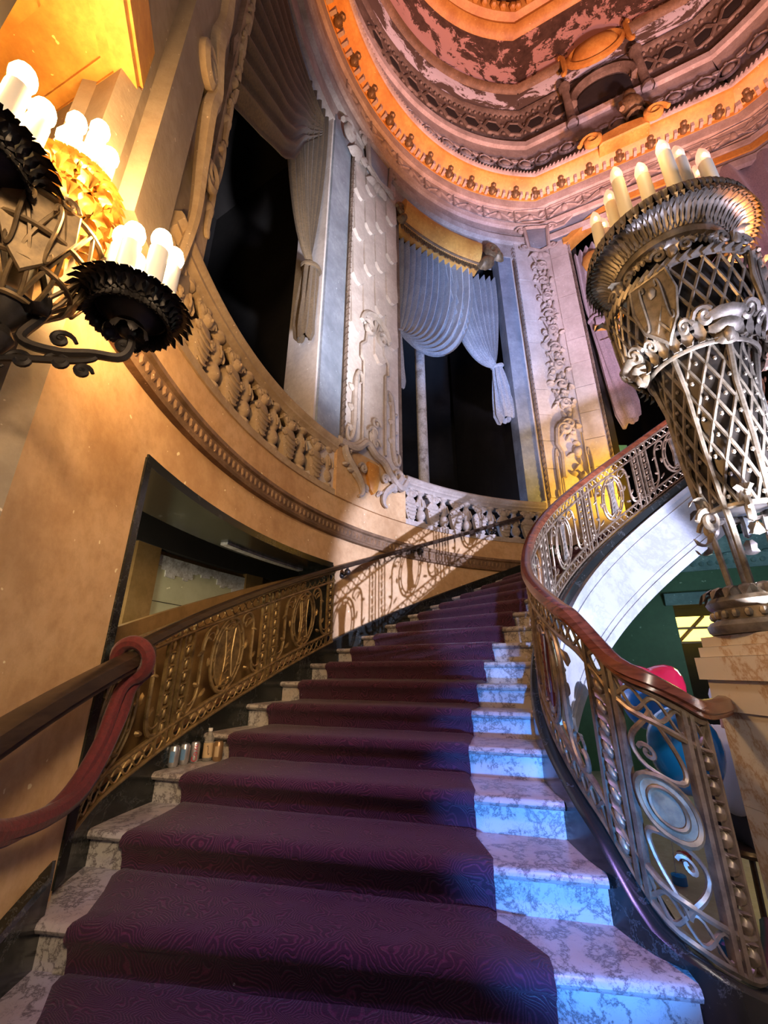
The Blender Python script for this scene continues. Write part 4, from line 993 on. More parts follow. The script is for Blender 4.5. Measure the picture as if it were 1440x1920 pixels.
# lower handrail on the near wall, with a red velvet rope wound round its end
nr = thing('wall_handrail', 'thick dark handrail on the near left wall below the chandelier', 'handrail', tuple(np.append(polar(186, 4.86), -.2)))
NP = []
for k in np.arange(-8.6, -5.45, .15): p = polar(TL(k), 4.87); NP.append((p[0], p[1], float(.10+.13*(k+5.5)-.955)))
NP = np.array(NP); NS = np.r_[0, np.cumsum(np.hypot(*np.diff(NP[:, :2], axis=0).T))]; NM = path_map(NP, NS)
g = G(); sweep(g, HR(.955, .055, .09), NM, 0, NS[-1], .05); g.build('rail', 'dark_wood', nr)
e = NM(0)(np.array([[NS[-1]-.02, .955, 0]]))[0]
q = polar(180.2, 5.04); g = G(); g.tube([e+[0, 0, -.03], e+[-.04, .03, -.08], (q[0]+.02, q[1], e[2]-.08)], .02, 8); g.ball((q[0], q[1], e[2]-.08), .045, 8, 6); g.build('bracket', 'black_iron', nr)
tt = (NM(0)(np.array([[NS[-1], .955, 0]]))[0]-NM(0)(np.array([[NS[-1]-.2, .955, 0]]))[0]); tt /= np.linalg.norm(tt)
sd = np.cross(tt, [0, 0, 1]); sd /= np.linalg.norm(sd); upv = np.cross(sd, tt)
rp = [e-tt*.12+(sd*cos(a)+upv*sin(a))*.085+tt*.05*a/6.28 for a in np.linspace(-1.2, 5.6, 26)]
hang = smoothpath([rp[-1], e-tt*.12-upv*.13, e-tt*.22-upv*.26, e-tt*.50-upv*.42+sd*.02, e-tt*.80-upv*.36, e-tt*1.0-upv*.2], 30)
g = G(); g.tube(rp, .034, 9); g.tube(hang, .036, 9); g.tube(smoothpath([rp[0], e-tt*.2-upv*.12, e-tt*.34-upv*.3, e-tt*.55-upv*.41, e-tt*.8-upv*.38, e-tt*1.0-upv*.26], 30), .028, 9)
g.build('velvet_rope', 'red_velvet', label='faded red velvet rope looped over the near handrail end', cat='rope')

# ------------------------------------------------------------------ marble newel and candle lantern
LX, LY = 1.945, 2.15; LSC = 1.144
FR = lambda z: np.interp(z, [.3, .6, 1.5, 1.62, 2.2], [.74, .74, .70, .86, .84])
nw = thing('newel_pedestal', 'cream marble newel pedestal with stepped cap at the foot of the railing', 'pedestal', (LX, LY, FLOOR))
def sqr(h): return [(LX-h, LY-h), (LX+h, LY-h), (LX+h, LY+h), (LX-h, LY+h)]
for z0, z1, h, n in ((FLOOR, FLOOR+.16, .32, 'base_block'), (FLOOR+.16, -.60, .235, 'die'), (-.60, -.19, .235, 'die'), (-.19, -.045, .25, 'neck'), (-.045, .065, .275, 'cap'), (.065, .115, .255, 'cap'), (.115, .166, .24, 'cap')):
    for i, (xx, w_) in enumerate(((LX-h, h*.55), (LX-h*.45, h*1.45))):
        g = G(); g.prism([(xx+.001, LY-h), (xx+w_-.001, LY-h), (xx+w_-.001, LY+h), (xx+.001, LY+h)], z0+.001, z1-.001); g.build(n, 'cream_marble', nw, smooth=0)
ln_ = thing('candle_lantern', 'tall pierced pewter lantern crowned with electric candles on the marble newel', 'lantern', (LX, LY, .166))
def LT(g, n, m='pewter', lab=None):
    g.xf(lambda A: np.c_[LX+A[:, 0]*FR(A[:, 2])*LSC, LY+A[:, 1]*FR(A[:, 2])*LSC, A[:, 2]*LSC]); return g.build(n, m, ln_, label=lab)
g = G(); g.lathe([(.0, .147), (.33, .147), (.345, .16), (.35, .18), (.33, .20), (.30, .205), (.30, .25), (.32, .262), (.33, .28), (.31, .30), (.2, .31), (0, .31)], 36)
for a in np.linspace(0, 2*pi, 29)[:-1]: g.blob((0, 0, 0), .02, .02, 0, .01, 5, 2) if 0 else g.ball((.305*cos(a), .305*sin(a), .228), (.022, .022, .02), 6, 4)
LT(g, 'base')
g = G()
for a in np.linspace(0, 2*pi, 25)[:-1]: d = np.array([cos(a), sin(a), 0]); g.leaf(d*.24+[0, 0, .29], d*.45+np.array([0, 0, 1]), d, .13, .085, .9)
LT(g, 'base_leaves')
Rb = lambda z: np.interp(z, [.30, .62, .75, 1.0, 1.62, 1.70], [.17, .195, .22, .25, .285, .29])
for k in range(6):
    a = k*pi/3+.42; g = G(); g.tube([(Rb(z)*1.02*cos(a), Rb(z)*1.02*sin(a), z) for z in (.29, .62, .75, 1.0, 1.3, 1.62)], .018, 7); LT(g, 'post')
g = G(); Z = np.linspace(.70, 1.58, 26)
for k in range(16):
    for f in (-1, 1): g.tube([(Rb(z)*cos(a), Rb(z)*sin(a), z) for z in Z for a in [k*2*pi/16+f*(z-.7)*1.9]], .0115, 5)
for z_ in (.70, 1.58): g.tube([(Rb(z_)*cos(a), Rb(z_)*sin(a), z_) for a in np.linspace(0, 2*pi, 40)[:-1]], .014, 6, True)
LT(g, 'lattice_basket')
g = G(); g.lathe([(0, .72), (Rb(.72)*.90, .72), (Rb(1.0)*.92, 1.0), (Rb(1.56)*.92, 1.56), (0, 1.57)], 24); LT(g, 'inner_liner', 'black_iron')
g = G(); g.lathe([(.26, 1.60), (.345, 1.64), (.375, 1.92), (.30, 1.95)], 24); LT(g, 'crown_liner', 'black_iron')
g = G()
for z_ in np.arange(.74, 1.55, .1):
    for k in range(16):
        a = (k+.5*(int(z_*10) % 2))*2*pi/16; g.ball((Rb(z_)*1.02*cos(a), Rb(z_)*1.02*sin(a), z_), .013, 5, 3)
LT(g, 'lattice_studs').__setitem__('kind', 'stuff')
for k in range(6):
    a = k*pi/3+.42+pi/6; d = np.array([cos(a), sin(a)]); v = volute(1.5, 24, .075, .015); g = G()
    g.tube([(d[0]*(.225+x), d[1]*(.225+x), .66+y) for x, y in v], taper(24, .022, e=.7), 6); g.leaf((d[0]*.20, d[1]*.20, .72), (d[0]*.5, d[1]*.5, 1), (d[0], d[1], 0), .14, .09, .8); g.leaf((d[0]*.22, d[1]*.22, .60), (d[0]*.4, d[1]*.4, -1), (d[0], d[1], 0), .14, .08, .8); LT(g, 'foot_scroll')
# crown: flared lattice collar with roped rim, shields and scrolls
Rc = lambda z: np.interp(z, [1.50, 1.62, 1.95], [.345, .375, .41])
g = G(); Z = np.linspace(1.60, 1.95, 10)
for k in range(30):
    for f in (-1, 1): g.tube([(Rc(z)*cos(a), Rc(z)*sin(a), z) for z in Z for a in [k*2*pi/30+f*(z-1.6)*1.25]], .0095, 5)
LT(g, 'crown_lattice')
g = G(); A_ = np.linspace(0, 2*pi, 61)[:-1]; g.tube([(.415*cos(a), .415*sin(a), 1.965) for a in A_], .022, 7, True)
for a in np.linspace(0, 2*pi, 49)[:-1]: g.tube([(.415*cos(a+q)*(1+.05*cos(q*9)), .415*sin(a+q)*(1+.05*cos(q*9)), 1.965+q*.28) for q in (-.08, 0, .08)], .012, 4)
LT(g, 'roped_rim')
for k in range(8):
    a = k*pi/4+.15; d = np.array([cos(a), sin(a)]); t_ = np.array([-sin(a), cos(a)]); g = G()
    for f in (-1, 1): g.tube([(d[0]*.425+t_[0]*f*x, d[1]*.425+t_[1]*f*x, y) for x, y in volute(1.4, 18, .05, .012)*[1, 1]+[.07, 2.03]], .012, 5)
    g.ball((d[0]*.425, d[1]*.425, 2.03), (.035, .035, .05), 7, 5); g.leaf((d[0]*.42, d[1]*.42, 1.99), (d[0]*.3, d[1]*.3, 1), (d[0], d[1], 0), .12, .07, .8); LT(g, 'rim_crest')
for k in range(4):
    a0 = k*pi/2+pi+.55
    def shm(A): a = a0+A[:, 0]/.40; r = Rc(1.75+A[:, 1])+.012+A[:, 2]; return np.c_[r*np.cos(a), r*np.sin(a), 1.75+A[:, 1]]
    g = G(); g.prism([(-.10, .19), (.10, .19), (.12, .05), (.09, -.1), (.03, -.17), (0, -.20), (-.03, -.17), (-.09, -.1), (-.12, .05)], -.006, .014, .004)
    for f in (-1, 1):
        g.tube(p3(SC_S, (.055*f, .03), .08*f, .26, 0, .016), .007, 5); g.tube(p3(volute(1.4, 16, .045, .01), (.10*f, -.17), f, 1, 0, .014), .009, 5)
    g.tube(p3(np.array([(-.10, .19), (.10, .19), (.12, .05), (.09, -.1), (.03, -.17), (0, -.20), (-.03, -.17), (-.09, -.1), (-.12, .05)]), d=.014), .010, 5, True); g.blob((0, .1, .01), .03, .04, 0, .02, 7, 2)
    g.xf(shm); LT(g, 'shield')
    a0 = k*pi/2+pi+.55+pi/4; g = G()
    for i in range(3): g.blob((0, -.02-.05*i, 0), .13-.025*i, .035, 0, .04, 9, 3)
    for f in (-1, 1): g.tube(p3(volute(1.5, 20, .06, .014), (.11*f, -.02), f, 1, 0, .012), .013, 5)
    g.ball((0, -.12, .03), .035, 7, 5); g.xf(lambda A: shm(A)-[0, 0, .14]); LT(g, 'mask_boss')
g = G(); g.tube([(.345*cos(a), .345*sin(a), 1.50) for a in A_], .012, 6, True)
for a in np.linspace(0, 2*pi, 33)[:-1]: d = np.array([cos(a), sin(a), 0]); g.leaf(d*.36+[0, 0, 1.62], d*-.15+np.array([0, 0, -1]), d, .16, .06, .5)
LT(g, 'collar_leaves')
# candle dish
g = G(); g.lathe([(.05, 1.60), (.06, 1.9), (.05, 2.1), (.12, 2.2), (.30, 2.28), (.36, 2.34), (.40, 2.42), (.38, 2.44), (.30, 2.40), (.1, 2.36), (0, 2.36)], 40); LT(g, 'dish', 'black_iron')
g = G(); g.lathe([(.30, 2.20), (.335, 2.20), (.345, 2.23), (.34, 2.27), (.30, 2.27)], 40)
for a in np.linspace(0, 2*pi, 49)[:-1]: d = np.array([cos(a), sin(a), 0]); g.leaf(d*.325+[0, 0, 2.215], -d*.9+np.array([0, 0, -.35]), d*-.2+np.array([0, 0, -1]), .07, .05, .4)
LT(g, 'dish_collar')
for k in range(40):
    a = k*2*pi/40; d = np.array([cos(a), sin(a), 0])
    if k == 0:
        g = G()
        for j, (r, z_, L, W, c) in enumerate(((.345, 2.24, .20, .075, .5), (.39, 2.30, .17, .075, .9), (.425, 2.38, .12, .08, 1.3))):
            for q in (-.09, .0, .07): dd = np.array([cos(q), sin(q), 0]); g.leaf(dd*r+[0, 0, z_], dd*.8+np.array([0, 0, 1]), dd, L, W*.8, c)
        lf = LT(g, 'acanthus_leaf'); lf.data.transform(__import__('mathutils').Matrix.Translation((0, 0, 0)))
    else:
        c_ = dup(lf, (0, 0, 0), a, ln_)
NC_ = 16
for k in range(NC_):
    a = k*2*pi/NC_+.1; r = .36 if k % 2 else .30; x, y = r*cos(a), r*sin(a); zb = 2.42*LSC; h = (.42, .36, .40)[k % 3]
    cd = thing('candle', loc=(x, y, zb-.166), parent=ln_)
    g = G(); g.lathe([(.0, 0), (.043, 0), (.040, h), (0, h)], 14, (LX+x, LY+y, zb)); g.build('sleeve', 'candle_sleeve', cd)
    g = G(); g.lathe([(.026, 0), (.040, .035), (.041, .06), (.030, .11), (.010, .15), (0, .16)], 12, (LX+x, LY+y, zb+h)); g.build('flame_bulb', 'dim_flame_bulb', cd)
    g = G(); g.ball((LX+x-.018, LY+y-.034, zb+h+.04), (.011, .009, .016), 6, 5); g.build('filament', 'filament', cd)
gl = G(); gl.ball((0, 0, 1.60), (.10, .10, .14), 14, 10); LT(gl, 'inner_globe', 'dark_brass')
lamp_in = bpy.data.lights.new('lantern_glow', 'POINT'); lamp_in.energy = 2; lamp_in.color = (1, .62, .3); lamp_in.shadow_soft_size = .05
lo = bpy.data.objects.new('lantern_glow', lamp_in); COL.objects.link(lo); lo.parent = ln_; lo.location = (-.28, -.40, 3.15)

# ------------------------------------------------------------------ candle chandelier at upper left
HX, HY, HZ = -1.22, 1.06, 1.36
ch = thing('candle_chandelier', 'black iron chandelier with brightly lit electric candles at upper left', 'chandelier', (HX, HY, HZ))
def CH(g, n, m='black_iron', lab=None): return g.build(n, m, ch, label=lab)
def cup(c, r, n, bottom, mat_rim, lit=14, hs=(.26, .22, .24), tilt=0):
    c = np.array(c, float)
    g = G(); g.lathe([(0, -.02), (.05, -.02), (r*.6, .0), (r*.93, .035), (r, .09), (r*.97, .10), (r*.85, .06), (0, .05)], 30, c); CH(g, 'cup', bottom)
    g = G()
    for a in np.linspace(0, 2*pi, 31)[:-1]:
        d = np.array([cos(a), sin(a), 0]); g.leaf(c+d*r*.98+[0, 0, .03], d*.25+np.array([0, 0, 1]), d, .10, .055, .9); g.leaf(c+d*r*.95+[0, 0, .03], d*.1+np.array([0, 0, -1]), d, .055, .05, .3)
    g.tube([c+np.array([r*1.0*cos(a), r*1.0*sin(a), .05]) for a in np.linspace(0, 2*pi, 37)[:-1]], .010, 6, True); CH(g, 'leaf_rim', mat_rim)
    g = G()
    for a in np.linspace(0, 2*pi, 9)[:-1]: d = np.array([cos(a), sin(a), 0]); g.leaf(c+d*.03+[0, 0, -.03], d+np.array([0, 0, -.2]), np.array([0, 0, -1]), .07, .05, .6)
    g.ball(c+[0, 0, -.04], .035, 8, 6); CH(g, 'under_rosette', bottom)
    for k in range(n):
        a = k*2*pi/n+.5; rr = r*.74; x, y = c[0]+rr*cos(a), c[1]+rr*sin(a); h = hs[k % 3]; z = c[2]+.05
        cd = thing('candle', loc=(x-HX, y-HY, z-HZ), parent=ch)
        g = G(); g.lathe([(0, 0), (.033, 0), (.033, h), (.022, h+.004), (0, h+.004)], 14, (x, y, z)); g.build('sleeve', 'white_candle_sleeve', cd)
        g = G(); g.lathe([(.018, h), (.025, h+.012), (.036, h+.04), (.037, h+.06), (.029, h+.085), (0, h+.098)], 12, (x, y, z)); g.build('bulb', 'lit_bulb', cd)
    ld = bpy.data.lights.new('candle_light', 'POINT'); ld.energy = lit; ld.color = (1.0, .55, .2); ld.shadow_soft_size = .06
    o = bpy.data.objects.new('candle_light', ld); COL.objects.link(o); o.parent = ch; o.location = tuple(c+[0, 0, .42]-np.array([HX, HY, HZ]))
cup((-.915, 1.20, 1.18), .118, 6, 'black_iron', 'black_iron', 55)
cup((-1.20, .80, 1.36), .135, 7, 'black_iron', 'black_iron', 34, (.24, .26, .2))
cup((-1.27, 1.17, 1.78), .105, 6, 'bright_gold', 'bright_gold', 12, (.22, .24, .26))
# gilt acanthus stem below the top cup
g = G()
for j, (z_, r, L) in enumerate(((1.76, .12, .13), (1.68, .11, .12), (1.60, .095, .12))):
    for a in np.linspace(0, 2*pi, 13)[:-1]: d = np.array([cos(a+j*.26), sin(a+j*.26), 0]); g.leaf(np.array([-1.27, 1.17, z_])+d*r*.8, d*.6+np.array([0, 0, .9]), d, L, .06, 1.2)
CH(g, 'gilt_leaves', 'bright_gold')
g = G(); g.lathe([(.02, 1.36), (.06, 1.42), (.05, 1.50), (.08, 1.62), (.05, 1.78)], 16, (-1.27, 1.17, 0)); CH(g, 'gilt_stem', 'bright_gold')
# pierced bowl in the middle
Bc = np.array([HX, HY, 1.30]); Rr = lambda z: np.interp(z, [-.20, -.12, 0, .10, .14], [.08, .14, .19, .20, .205])
g = G()
for z_ in (-.20, -.10, .0, .12): g.tube([Bc+np.array([Rr(z_)*cos(a), Rr(z_)*sin(a), z_]) for a in np.linspace(0, 2*pi, 37)[:-1]], .010, 6, True)
for k in range(12):
    for f in (-1, 1): g.tube([Bc+np.array([Rr(z_)*cos(a), Rr(z_)*sin(a), z_]) for z_ in np.linspace(-.2, .12, 10) for a in [k*pi/6+f*(z_+.2)*1.6]], .007, 5)
CH(g, 'pierced_bowl', 'dark_brass')
for k in range(4):
    a0 = k*pi/2-.75
    def shc(A): a = a0+A[:, 0]/.2; r = Rr(A[:, 1])+.008+A[:, 2]; return np.c_[Bc[0]+r*np.cos(a), Bc[1]+r*np.sin(a), Bc[2]+A[:, 1]]
    g = G(); g.prism([(-.09, .12), (.09, .12), (.105, .02), (.07, -.09), (0, -.15), (-.07, -.09), (-.105, .02)], -.004, .010, .003)
    for f in (-1, 1): g.tube(p3(SC_S, (.045*f, .0), .07*f, .19, 0, .012), .006, 5); g.tube(p3(volute(1.4, 16, .03, .008), (.05*f, .12), f, 1, 0, .012), .007, 5)
    g.xf(shc); CH(g, 'shield', 'dark_brass')
# scrolled arms
def arm(c, sgn):
    c = np.array(c); d = c[:2]-np.array([HX, HY]); L = np.linalg.norm(d); d /= L
    def mp(A): return np.c_[HX+d[0]*A[:, 0], HY+d[1]*A[:, 0], A[:, 1]]+np.c_[-d[1]*A[:, 2], d[0]*A[:, 2], 0*A[:, 2]]
    zc = c[2]; g = G()
    g.tube(smoothpath([(.05, zc+.12, 0), (.10, zc-.05, 0), (.06, zc-.18, 0), (.16, zc-.20, 0), (L*.75, zc-.175, 0), (L*1.0, zc-.16, 0), (L*1.06, zc-.10, 0), (L, zc-.05, 0)], 40), taper(40, .017, e=.8), 7)
    for (x, y, r, f) in ((L*1.0, -.115, .035, 1), (L*.52, -.235, .04, -1), (.16, -.150, .045, 1), (L*.72, -.25, .03, 1), (.08, -.26, .04, -1)): g.tube(np.c_[volute(1.5, 22, r, .007)*[f, 1]+[x, zc+y], np.zeros(22)], taper(22, .011, e=.6), 6)
    g.tube(p3(SC_S, (L*.40, zc-.24), .12, L*.85, pi/2+.25), taper(48, .012), 6)
    g.xf(mp); CH(g, 'scroll_arm')
arm((-.915, 1.20, 1.18), 1); arm((-1.20, .80, 1.36), 1); arm((-1.52, .95, 1.20), 1)
g = G(); g.lathe([(.0, .90), (.03, .93), (.05, .98), (.03, 1.02), (.06, 1.06), (.085, 1.12), (.05, 1.16), (.02, 1.5), (.02, 1.66)], 14, (HX, HY, 0)); CH(g, 'spindle')
for f in (-1, 1):
    g = G(); g.leaf((HX+.06*f, HY, 1.08), (f, 0, -.2), (0, 0, 1), .1, .06, .8); CH(g, 'spindle_leaf')
# bracket that carries it from the near pier, out of view
w0 = P3(th(207.5), 1.30); g = G(); g.tube(smoothpath([(HX, HY, 1.02), ((HX+w0[0])/2-.05, (HY+w0[1])/2, .95), (w0[0], w0[1], 1.1)], 12), .022, 8); g.ball((w0[0], w0[1], 1.1), .08, 10, 8); CH(g, 'wall_bracket')

# ------------------------------------------------------------------ green hall seen under the flight
g = G(); slab(g, th(99), .95, FLOOR-.05, 2.1, -.01, -.3); slab(g, .95, 2.6, 1.06, 2.1, -.01, -.3); slab(g, 2.6, LC+4, FLOOR-.05, 2.1, -.01, -.3); g.build('wall_green', 'green_wall', kind='structure')
tc = thing('trim_4', kind='structure')
g = G(); band(g, .3, LC+4, [(0, 1.50), (.03, 1.50), (.05, 1.56), (.12, 1.62), (.16, 1.70), (.30, 1.78), (.34, 1.86), (.36, 1.95), (0, 1.95)]); g.build('cornice', 'teal_plaster', tc)
g = G()
for S in np.arange(.35, LC+2, .11): g.ball(P3(S, 1.60, .10), (.04, .04, .05), 6, 4)
for S in np.arange(.4, LC+2, .24):
    q = G(); q.tube(p3(SC_S, (0, 0), .12, .2, pi/2, .0), .014, 4); q.xf(WM(S, 1.71)); q.xf(lambda A: A+np.append(NC, 0)*.21); g.add(q.V[0], q.F)
g.build('cornice_enrichment', 'teal_plaster', tc, kind='stuff')
g = G(); band(g, .85, 2.7, [(0, .98), (.05, .98), (.06, 1.04), (.10, 1.10), (.10, 1.16), (0, 1.18)]); g.build('door_head', 'teal_plaster', tc)
g = G(); slab(g, 2.0, LC+4, 2.0, 2.1, 1.8, 0, .3); g.build('ceiling_hall', 'teal_plaster', kind='structure')
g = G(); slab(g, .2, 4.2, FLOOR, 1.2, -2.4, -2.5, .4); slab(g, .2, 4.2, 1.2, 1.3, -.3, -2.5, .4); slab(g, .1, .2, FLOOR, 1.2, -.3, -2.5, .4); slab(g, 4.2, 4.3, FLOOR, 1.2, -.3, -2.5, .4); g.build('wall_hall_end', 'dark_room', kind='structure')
am = thing('lit_beams', kind='structure')
g = G(); slab(g, .75, 3.4, .52, .98, -1.9, -1.95, .3); g.build('beam_glow', 'amber_glow', am)  # emissive sheet stands in for lamp-lit beams beyond the doorway
g = G(); slab(g, .7, 3.5, .48, .52, -1.8, -1.96, .3); slab(g, .7, 3.5, .74, .78, -1.8, -1.96, .3)
for a, b in ((1.15, .5), (1.7, .5), (2.3, .5)): g.tube([P3(a, .5, -1.85), P3(a+.5, .98, -1.85)], .03, 4)
g.build('beam_bars', 'brown_wood_frame', am)
o_ = P3(1.45, 0, .35)
fl = thing('floor_lamp', 'dark bronze lamp standard with ornate finial inside the green hall', 'lamp', (o_[0], o_[1], FLOOR))
g = G(); g.lathe([(0, FLOOR), (.17, FLOOR), (.18, FLOOR+.05), (.08, FLOOR+.12), (.05, FLOOR+.3), (.045, .1), (.09, .16), (.10, .22), (.04, .28), (.03, .36)], 14, (o_[0], o_[1], 0)); g.build('stem', 'black_iron', fl)
g = G(); g.ball((o_[0], o_[1], .46), (.09, .09, .11), 10, 7); g.ball((o_[0], o_[1], .60), (.04, .04, .07), 8, 6)
for a in np.linspace(0, 2*pi, 7)[:-1]: d = np.array([cos(a), sin(a), 0]); g.leaf(np.array([o_[0], o_[1], .34])+d*.05, d*.5+np.array([0, 0, 1]), d, .16, .08, .9)
g.build('finial', 'dark_brass', fl)
for i, (S, z, d) in enumerate(((1.95, .70, -.3), (2.02, .66, -.3), (1.02, -.05, -1.2))):
    q = P3(S, z, d); g = G(); g.ball(q, .03, 8, 6); g.tube([q, q+[0, 0, (1.2-z) if d < -.3 else .36]], .006, 5)
    g.build('pendant_lamp', 'distant_lamp', label=('tiny white pendant lamp, leftmost of two above the lamp standard', 'tiny white pendant lamp, rightmost of two above the lamp standard', 'lone tiny white pendant lamp low in the dark doorway')[i], cat='lamp', group='tiny hall lamps')
# foil and rubber balloons on ribbons in the well
def balloon(name, label, c, r, mat, heart=False):
    b = thing(name, label, 'balloon', (c[0], c[1], FLOOR)); g = G(); P = []
    for i in range(28):
        row = []
        for j in range(15):
            a = 2*pi*i/28; ph = pi*j/14; x, y, z = sin(ph)*cos(a), sin(ph)*sin(a), cos(ph)
            if heart: zz = z-.0; x2 = x*(1+.25*zz); z2 = zz*.85+.38*abs(x)*max(0, zz+.3)-.12; y2 = y*.55
            else: x2, y2, z2 = x, y, z*1.15 if z > 0 else z*1.3
            row.append((c[0]+r*x2, c[1]+r*y2, c[2]+r*z2))
        P.append(row)
    g.grid(np.array(P), True); g.build('skin', mat, b)
    g = G(); zb = c[2]-r*1.28; g.tube(smoothpath([(c[0], c[1], zb), (c[0]+.02, c[1], zb-.25), (c[0]-.01, c[1]+.01, FLOOR+.05)], 12), .004, 5); g.build('ribbon', 'white_cotton', b)
    g = G(); g.lathe([(0, FLOOR), (.05, FLOOR), (.05, FLOOR+.05), (0, FLOOR+.06)], 12, (c[0], c[1], 0)); g.build('weight', mat, b)
balloon('foil_balloon', 'dark red heart balloon rising behind the wooden handrail', (2.40, 4.15, -.20), .30, 'red_balloon', True)
balloon('balloon', 'bright blue balloon seen through the teardrop of the railing', (1.84, 2.95, -.44), .20, 'blue_balloon')
balloon('balloon', 'blue balloon just below the handrail curve', (2.10, 3.75, -.22), .17, 'blue_balloon')
balloon('balloon', 'low blue balloon showing between railing and marble newel', (2.42, 2.62, -1.02), .16, 'blue_balloon')
# seated person in a white shirt, mostly hidden by the newel
def skin(name, pts, edges, rads, mat, parent, root=0, sub=2):
    me = bpy.data.meshes.new(name); off = np.array(parent.location) if parent else 0
    me.from_pydata([tuple(np.array(p)-off) for p in pts], edges, []); o = bpy.data.objects.new(name, me); COL.objects.link(o); o.parent = parent
    m = o.modifiers.new('skin', 'SKIN'); m.use_smooth_shade = True
    for v, r in zip(me.skin_vertices[0].data, rads): v.radius = (r, r) if np.isscalar(r) else r
    me.skin_vertices[0].data[root].use_root = True
    o.modifiers.new('sub', 'SUBSURF').levels = sub; o.modifiers['sub'].render_levels = sub
    me.materials.append(MAT[mat]); return o
PX, PY = 2.32, 3.22
pe_ = thing('person', 'seated person in a white shirt and cap, half hidden behind the newel', 'person', (PX, PY, FLOOR))
F_ = FLOOR
q = lambda x, y, z: (PX+x, PY+y, F_+z)
pts = [q(0, 0, .52), q(0, 0, .70), q(.02, 0, .92), q(.03, 0, 1.04), q(.04, 0, 1.11), q(.06, 0, 1.20), q(.07, 0, 1.27),
       q(.03, -.17, .99), q(.12, -.22, .76), q(.30, -.20, .68), q(.37, -.18, .66),
       q(.03, .17, .99), q(.12, .22, .76), q(.32, .18, .70), q(.39, .16, .69),
       q(.03, -.10, .50), q(.42, -.12, .50), q(.42, -.12, .10), q(.52, -.12, .05),
       q(.03, .10, .50), q(.42, .12, .50), q(.42, .12, .10), q(.52, .12, .05)]
ed = [(0, 1), (1, 2), (2, 3), (3, 4), (4, 5), (5, 6), (2, 7), (7, 8), (8, 9), (9, 10), (2, 11), (11, 12), (12, 13), (13, 14), (0, 15), (15, 16), (16, 17), (17, 18), (0, 19), (19, 20), (20, 21), (21, 22)]
rd = [.13, .125, .135, .06, .055, .085, .075, .062, .042, .03, .034, .062, .042, .03, .034, .09, .062, .042, .04, .09, .062, .042, .04]
for f, base, si in ((-1, 10, 1), (1, 14, -1)):
    b0 = np.array(pts[base])
    for j, dy in enumerate((-.03, -.01, .01, .03)):
        L = (.055, .065, .06, .045)[j]; n0 = len(pts); pts += [tuple(b0+[.045, dy, -.01]), tuple(b0+[.045+L*.6, dy*1.1, -.025]), tuple(b0+[.045+L, dy*1.1, -.055])]; ed += [(base, n0), (n0, n0+1), (n0+1, n0+2)]; rd += [.010, .009, .007]
    n0 = len(pts); pts += [tuple(b0+[.01, .035*si, -.01]), tuple(b0+[.045, .055*si, -.02])]; ed += [(base, n0), (n0, n0+1)]; rd += [.011, .008]
skin('body', pts, ed, rd, 'skin', pe_)
sh = [pts[i] for i in (0, 1, 2, 7, 11)]+[tuple((np.array(pts[7])+pts[8])/2), tuple((np.array(pts[11])+pts[12])/2), tuple(np.array(pts[3])-[0, 0, .05])]
skin('shirt', sh, [(0, 1), (1, 2), (2, 3), (2, 4), (3, 5), (4, 6), (2, 7)], [.15, .145, .15, .085, .085, .07, .07, .075], 'white_cotton', pe_)
skin('trousers', [pts[0], pts[15], pts[16], pts[17], pts[19], pts[20], pts[21]], [(0, 1), (1, 2), (2, 3), (0, 4), (4, 5), (5, 6)], [.14, .105, .078, .06, .105, .078, .06], 'dark_trousers', pe_)
g = G(); hc = np.array(pts[5]); g.lathe([(.098, .03), (.10, .06), (.085, .10), (.05, .125), (0, .132)], 16, hc+[-.005, 0, 0]); g.box(hc+[.12, 0, .035], (.05, .06, .006)); g.build('cap', 'white_cotton', pe_)
g = G()
for f in (-1, 1): g.ball(hc+[.085, f*.032, .015], .013, 7, 5); g.ball(hc+[0, f*.088, .0], (.02, .012, .03), 7, 5)
g.ball(hc+[.10, 0, -.015], (.02, .013, .025), 7, 5); g.ball(hc+[.085, 0, -.05], (.012, .028, .008), 7, 4); g.build('face_features', 'skin', pe_)
for f in (-1, 1):
    g = G(); g.ball(np.array(q(.50, f*.12, .04)), (.13, .05, .045), 10, 6); g.build('shoe', 'dark_trousers', pe_)
stl = thing('stool', 'low dark stool under the seated person', 'stool', (PX, PY, FLOOR))
g = G(); g.lathe([(0, .36), (.19, .36), (.20, .38), (.19, .40), (0, .405)], 20, (PX, PY, FLOOR)); g.build('seat', 'dark_wood', stl)
for k in range(4): a = k*pi/2+.7; g = G(); g.tube([(PX+.14*cos(a), PY+.14*sin(a), FLOOR+.37), (PX+.19*cos(a), PY+.19*sin(a), FLOOR)], .016, 7); g.build('leg', 'dark_wood', stl)
# drinks left on the fifth step
ZC = float(ZK(-4))+.001
def text_on_can(s, c, r, z, size, rot90, mat, parent, facing):
    cu = bpy.data.curves.new('t', 'FONT'); cu.body = s; cu.size = size; cu.align_x = 'CENTER'; cu.align_y = 'CENTER'; cu.resolution_u = 3
    ob = bpy.data.objects.new('t', cu); COL.objects.link(ob); bpy.context.view_layer.update()
    me = ob.evaluated_get(bpy.context.evaluated_depsgraph_get()).to_mesh(); V = np.array([v.co[:] for v in me.vertices]); F = [tuple(p.vertices) for p in me.polygons]
    ob.to_mesh_clear(); bpy.data.objects.remove(ob); bpy.data.curves.remove(cu)
    x, y = (V[:, 0], V[:, 1]) if not rot90 else (-V[:, 1], V[:, 0])
    a = facing+x/r; g = G(); g.add(np.c_[c[0]+(r+.0008)*np.cos(a), c[1]+(r+.0008)*np.sin(a), z+y], F); return g.build('lettering', mat, parent, smooth=0)
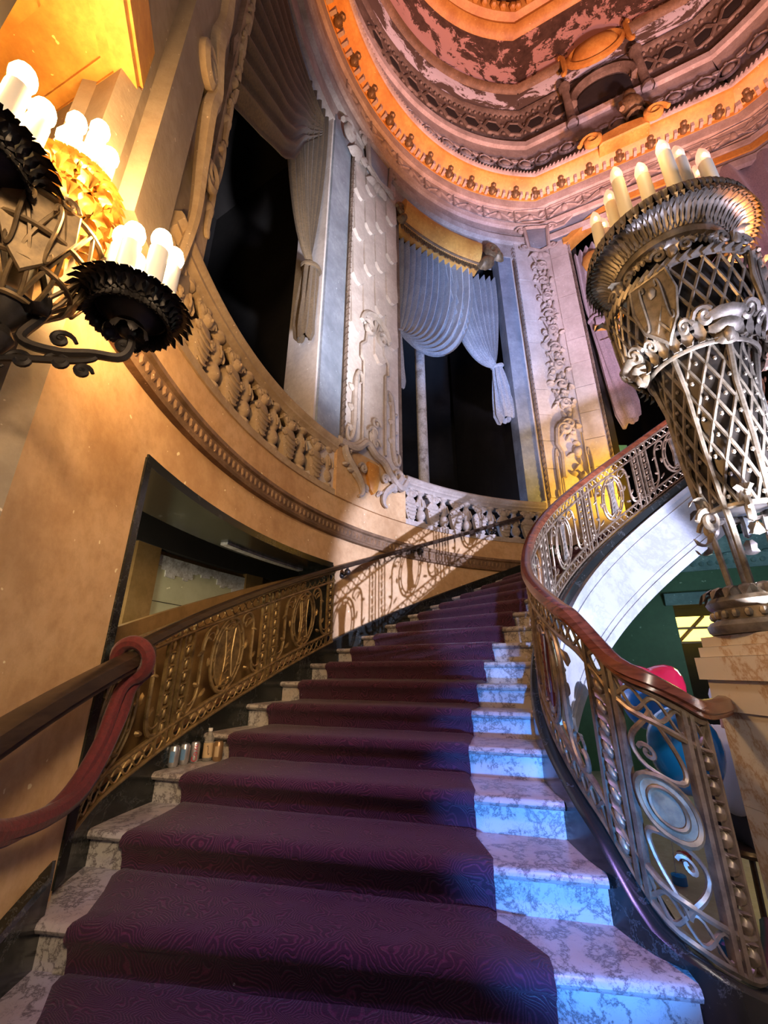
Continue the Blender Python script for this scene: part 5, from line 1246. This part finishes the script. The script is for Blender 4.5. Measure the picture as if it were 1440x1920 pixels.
def can(label, c, mat, band_, prn=None, lab=None):
    o = thing('drink_can', label, 'can', (c[0], c[1], ZC), 'drinks left on the step')
    g = G(); g.lathe([(0, .004), (.024, .0), (.027, .004), (.033, .013), (.033, .108), (.0265, .120), (.0265, .123), (.024, .121), (0, .119)], 20, (c[0], c[1], ZC)); g.build('body', mat, o)
    f = math.atan2(-c[1], -c[0])
    if band_:
        g = G(); g.lathe([(.0334, .03), (.0334, .095)], 10, (c[0], c[1], ZC), f-.75, f+.15); g.build('printed_panel', band_, o)
    if prn: text_on_can(prn, c, .0334, ZC+.06, .05, True, lab, o, f+.1)
    g = G(); g.box((c[0], c[1]-.006, ZC+.1225), (.007, .011, .001)); g.build('tab', 'can_metal', o)
can('silver drink can with blue panel, nearest the stair edge', (-1.385, 3.190), 'can_metal', 'blue_print')
can('silver drink can with blue panel, second from the stair edge', (-1.352, 3.275), 'can_metal', 'blue_print')
can('silver drink can with red upright lettering beside the bottle', (-1.315, 3.355), 'can_metal', None, 'Coke', 'red_print')
can('brown drink can right of the bottle on the step', (-1.165, 3.390), 'brown_tin', 'paper_label')
bt = thing('drink_bottle', 'clear plastic bottle with tan paper label on the step', 'bottle', (-1.24, 3.40, ZC), 'drinks left on the step')
bc = (-1.24, 3.40, ZC)
g = G(); g.lathe([(0, .004), (.028, 0), (.034, .01), (.034, .115), (.028, .15), (.013, .175), (.013, .19)], 20, bc); g.build('body', 'clear_plastic', bt)
g = G(); g.lathe([(.0345, .022), (.0345, .115)], 20, bc); g.build('paper_wrap', 'paper_label', bt)
g = G(); g.lathe([(0, .185), (.015, .185), (.015, .205), (0, .206)], 14, bc); g.build('cap', 'white_cap', bt)
f_ = math.atan2(-bc[1], -bc[0]); g = G(); sp = p3(SC_S, (0, 0), .03, .055); a = f_+sp[:, 0]/.035; g.tube(np.c_[bc[0]+.0352*np.cos(a), bc[1]+.0352*np.sin(a), ZC+.07+sp[:, 1]], .0018, 4); g.build('emblem', 'dark_print', bt)
# scrap of blue paper by the gallery
qb = P3(.80, 4.25, -.75); g = G(); g.box(qb, (.12, .008, .07)); g.build('notice', 'blue_paper', label='small bright blue notice beyond the foliage pilaster', cat='notice'); g = None

# ------------------------------------------------------------------ raise everything so that the lobby floor lies at z = 0
for o in scene.objects:
    if o.parent is None and o.type in ('MESH', 'EMPTY'): o.location.z += EYE
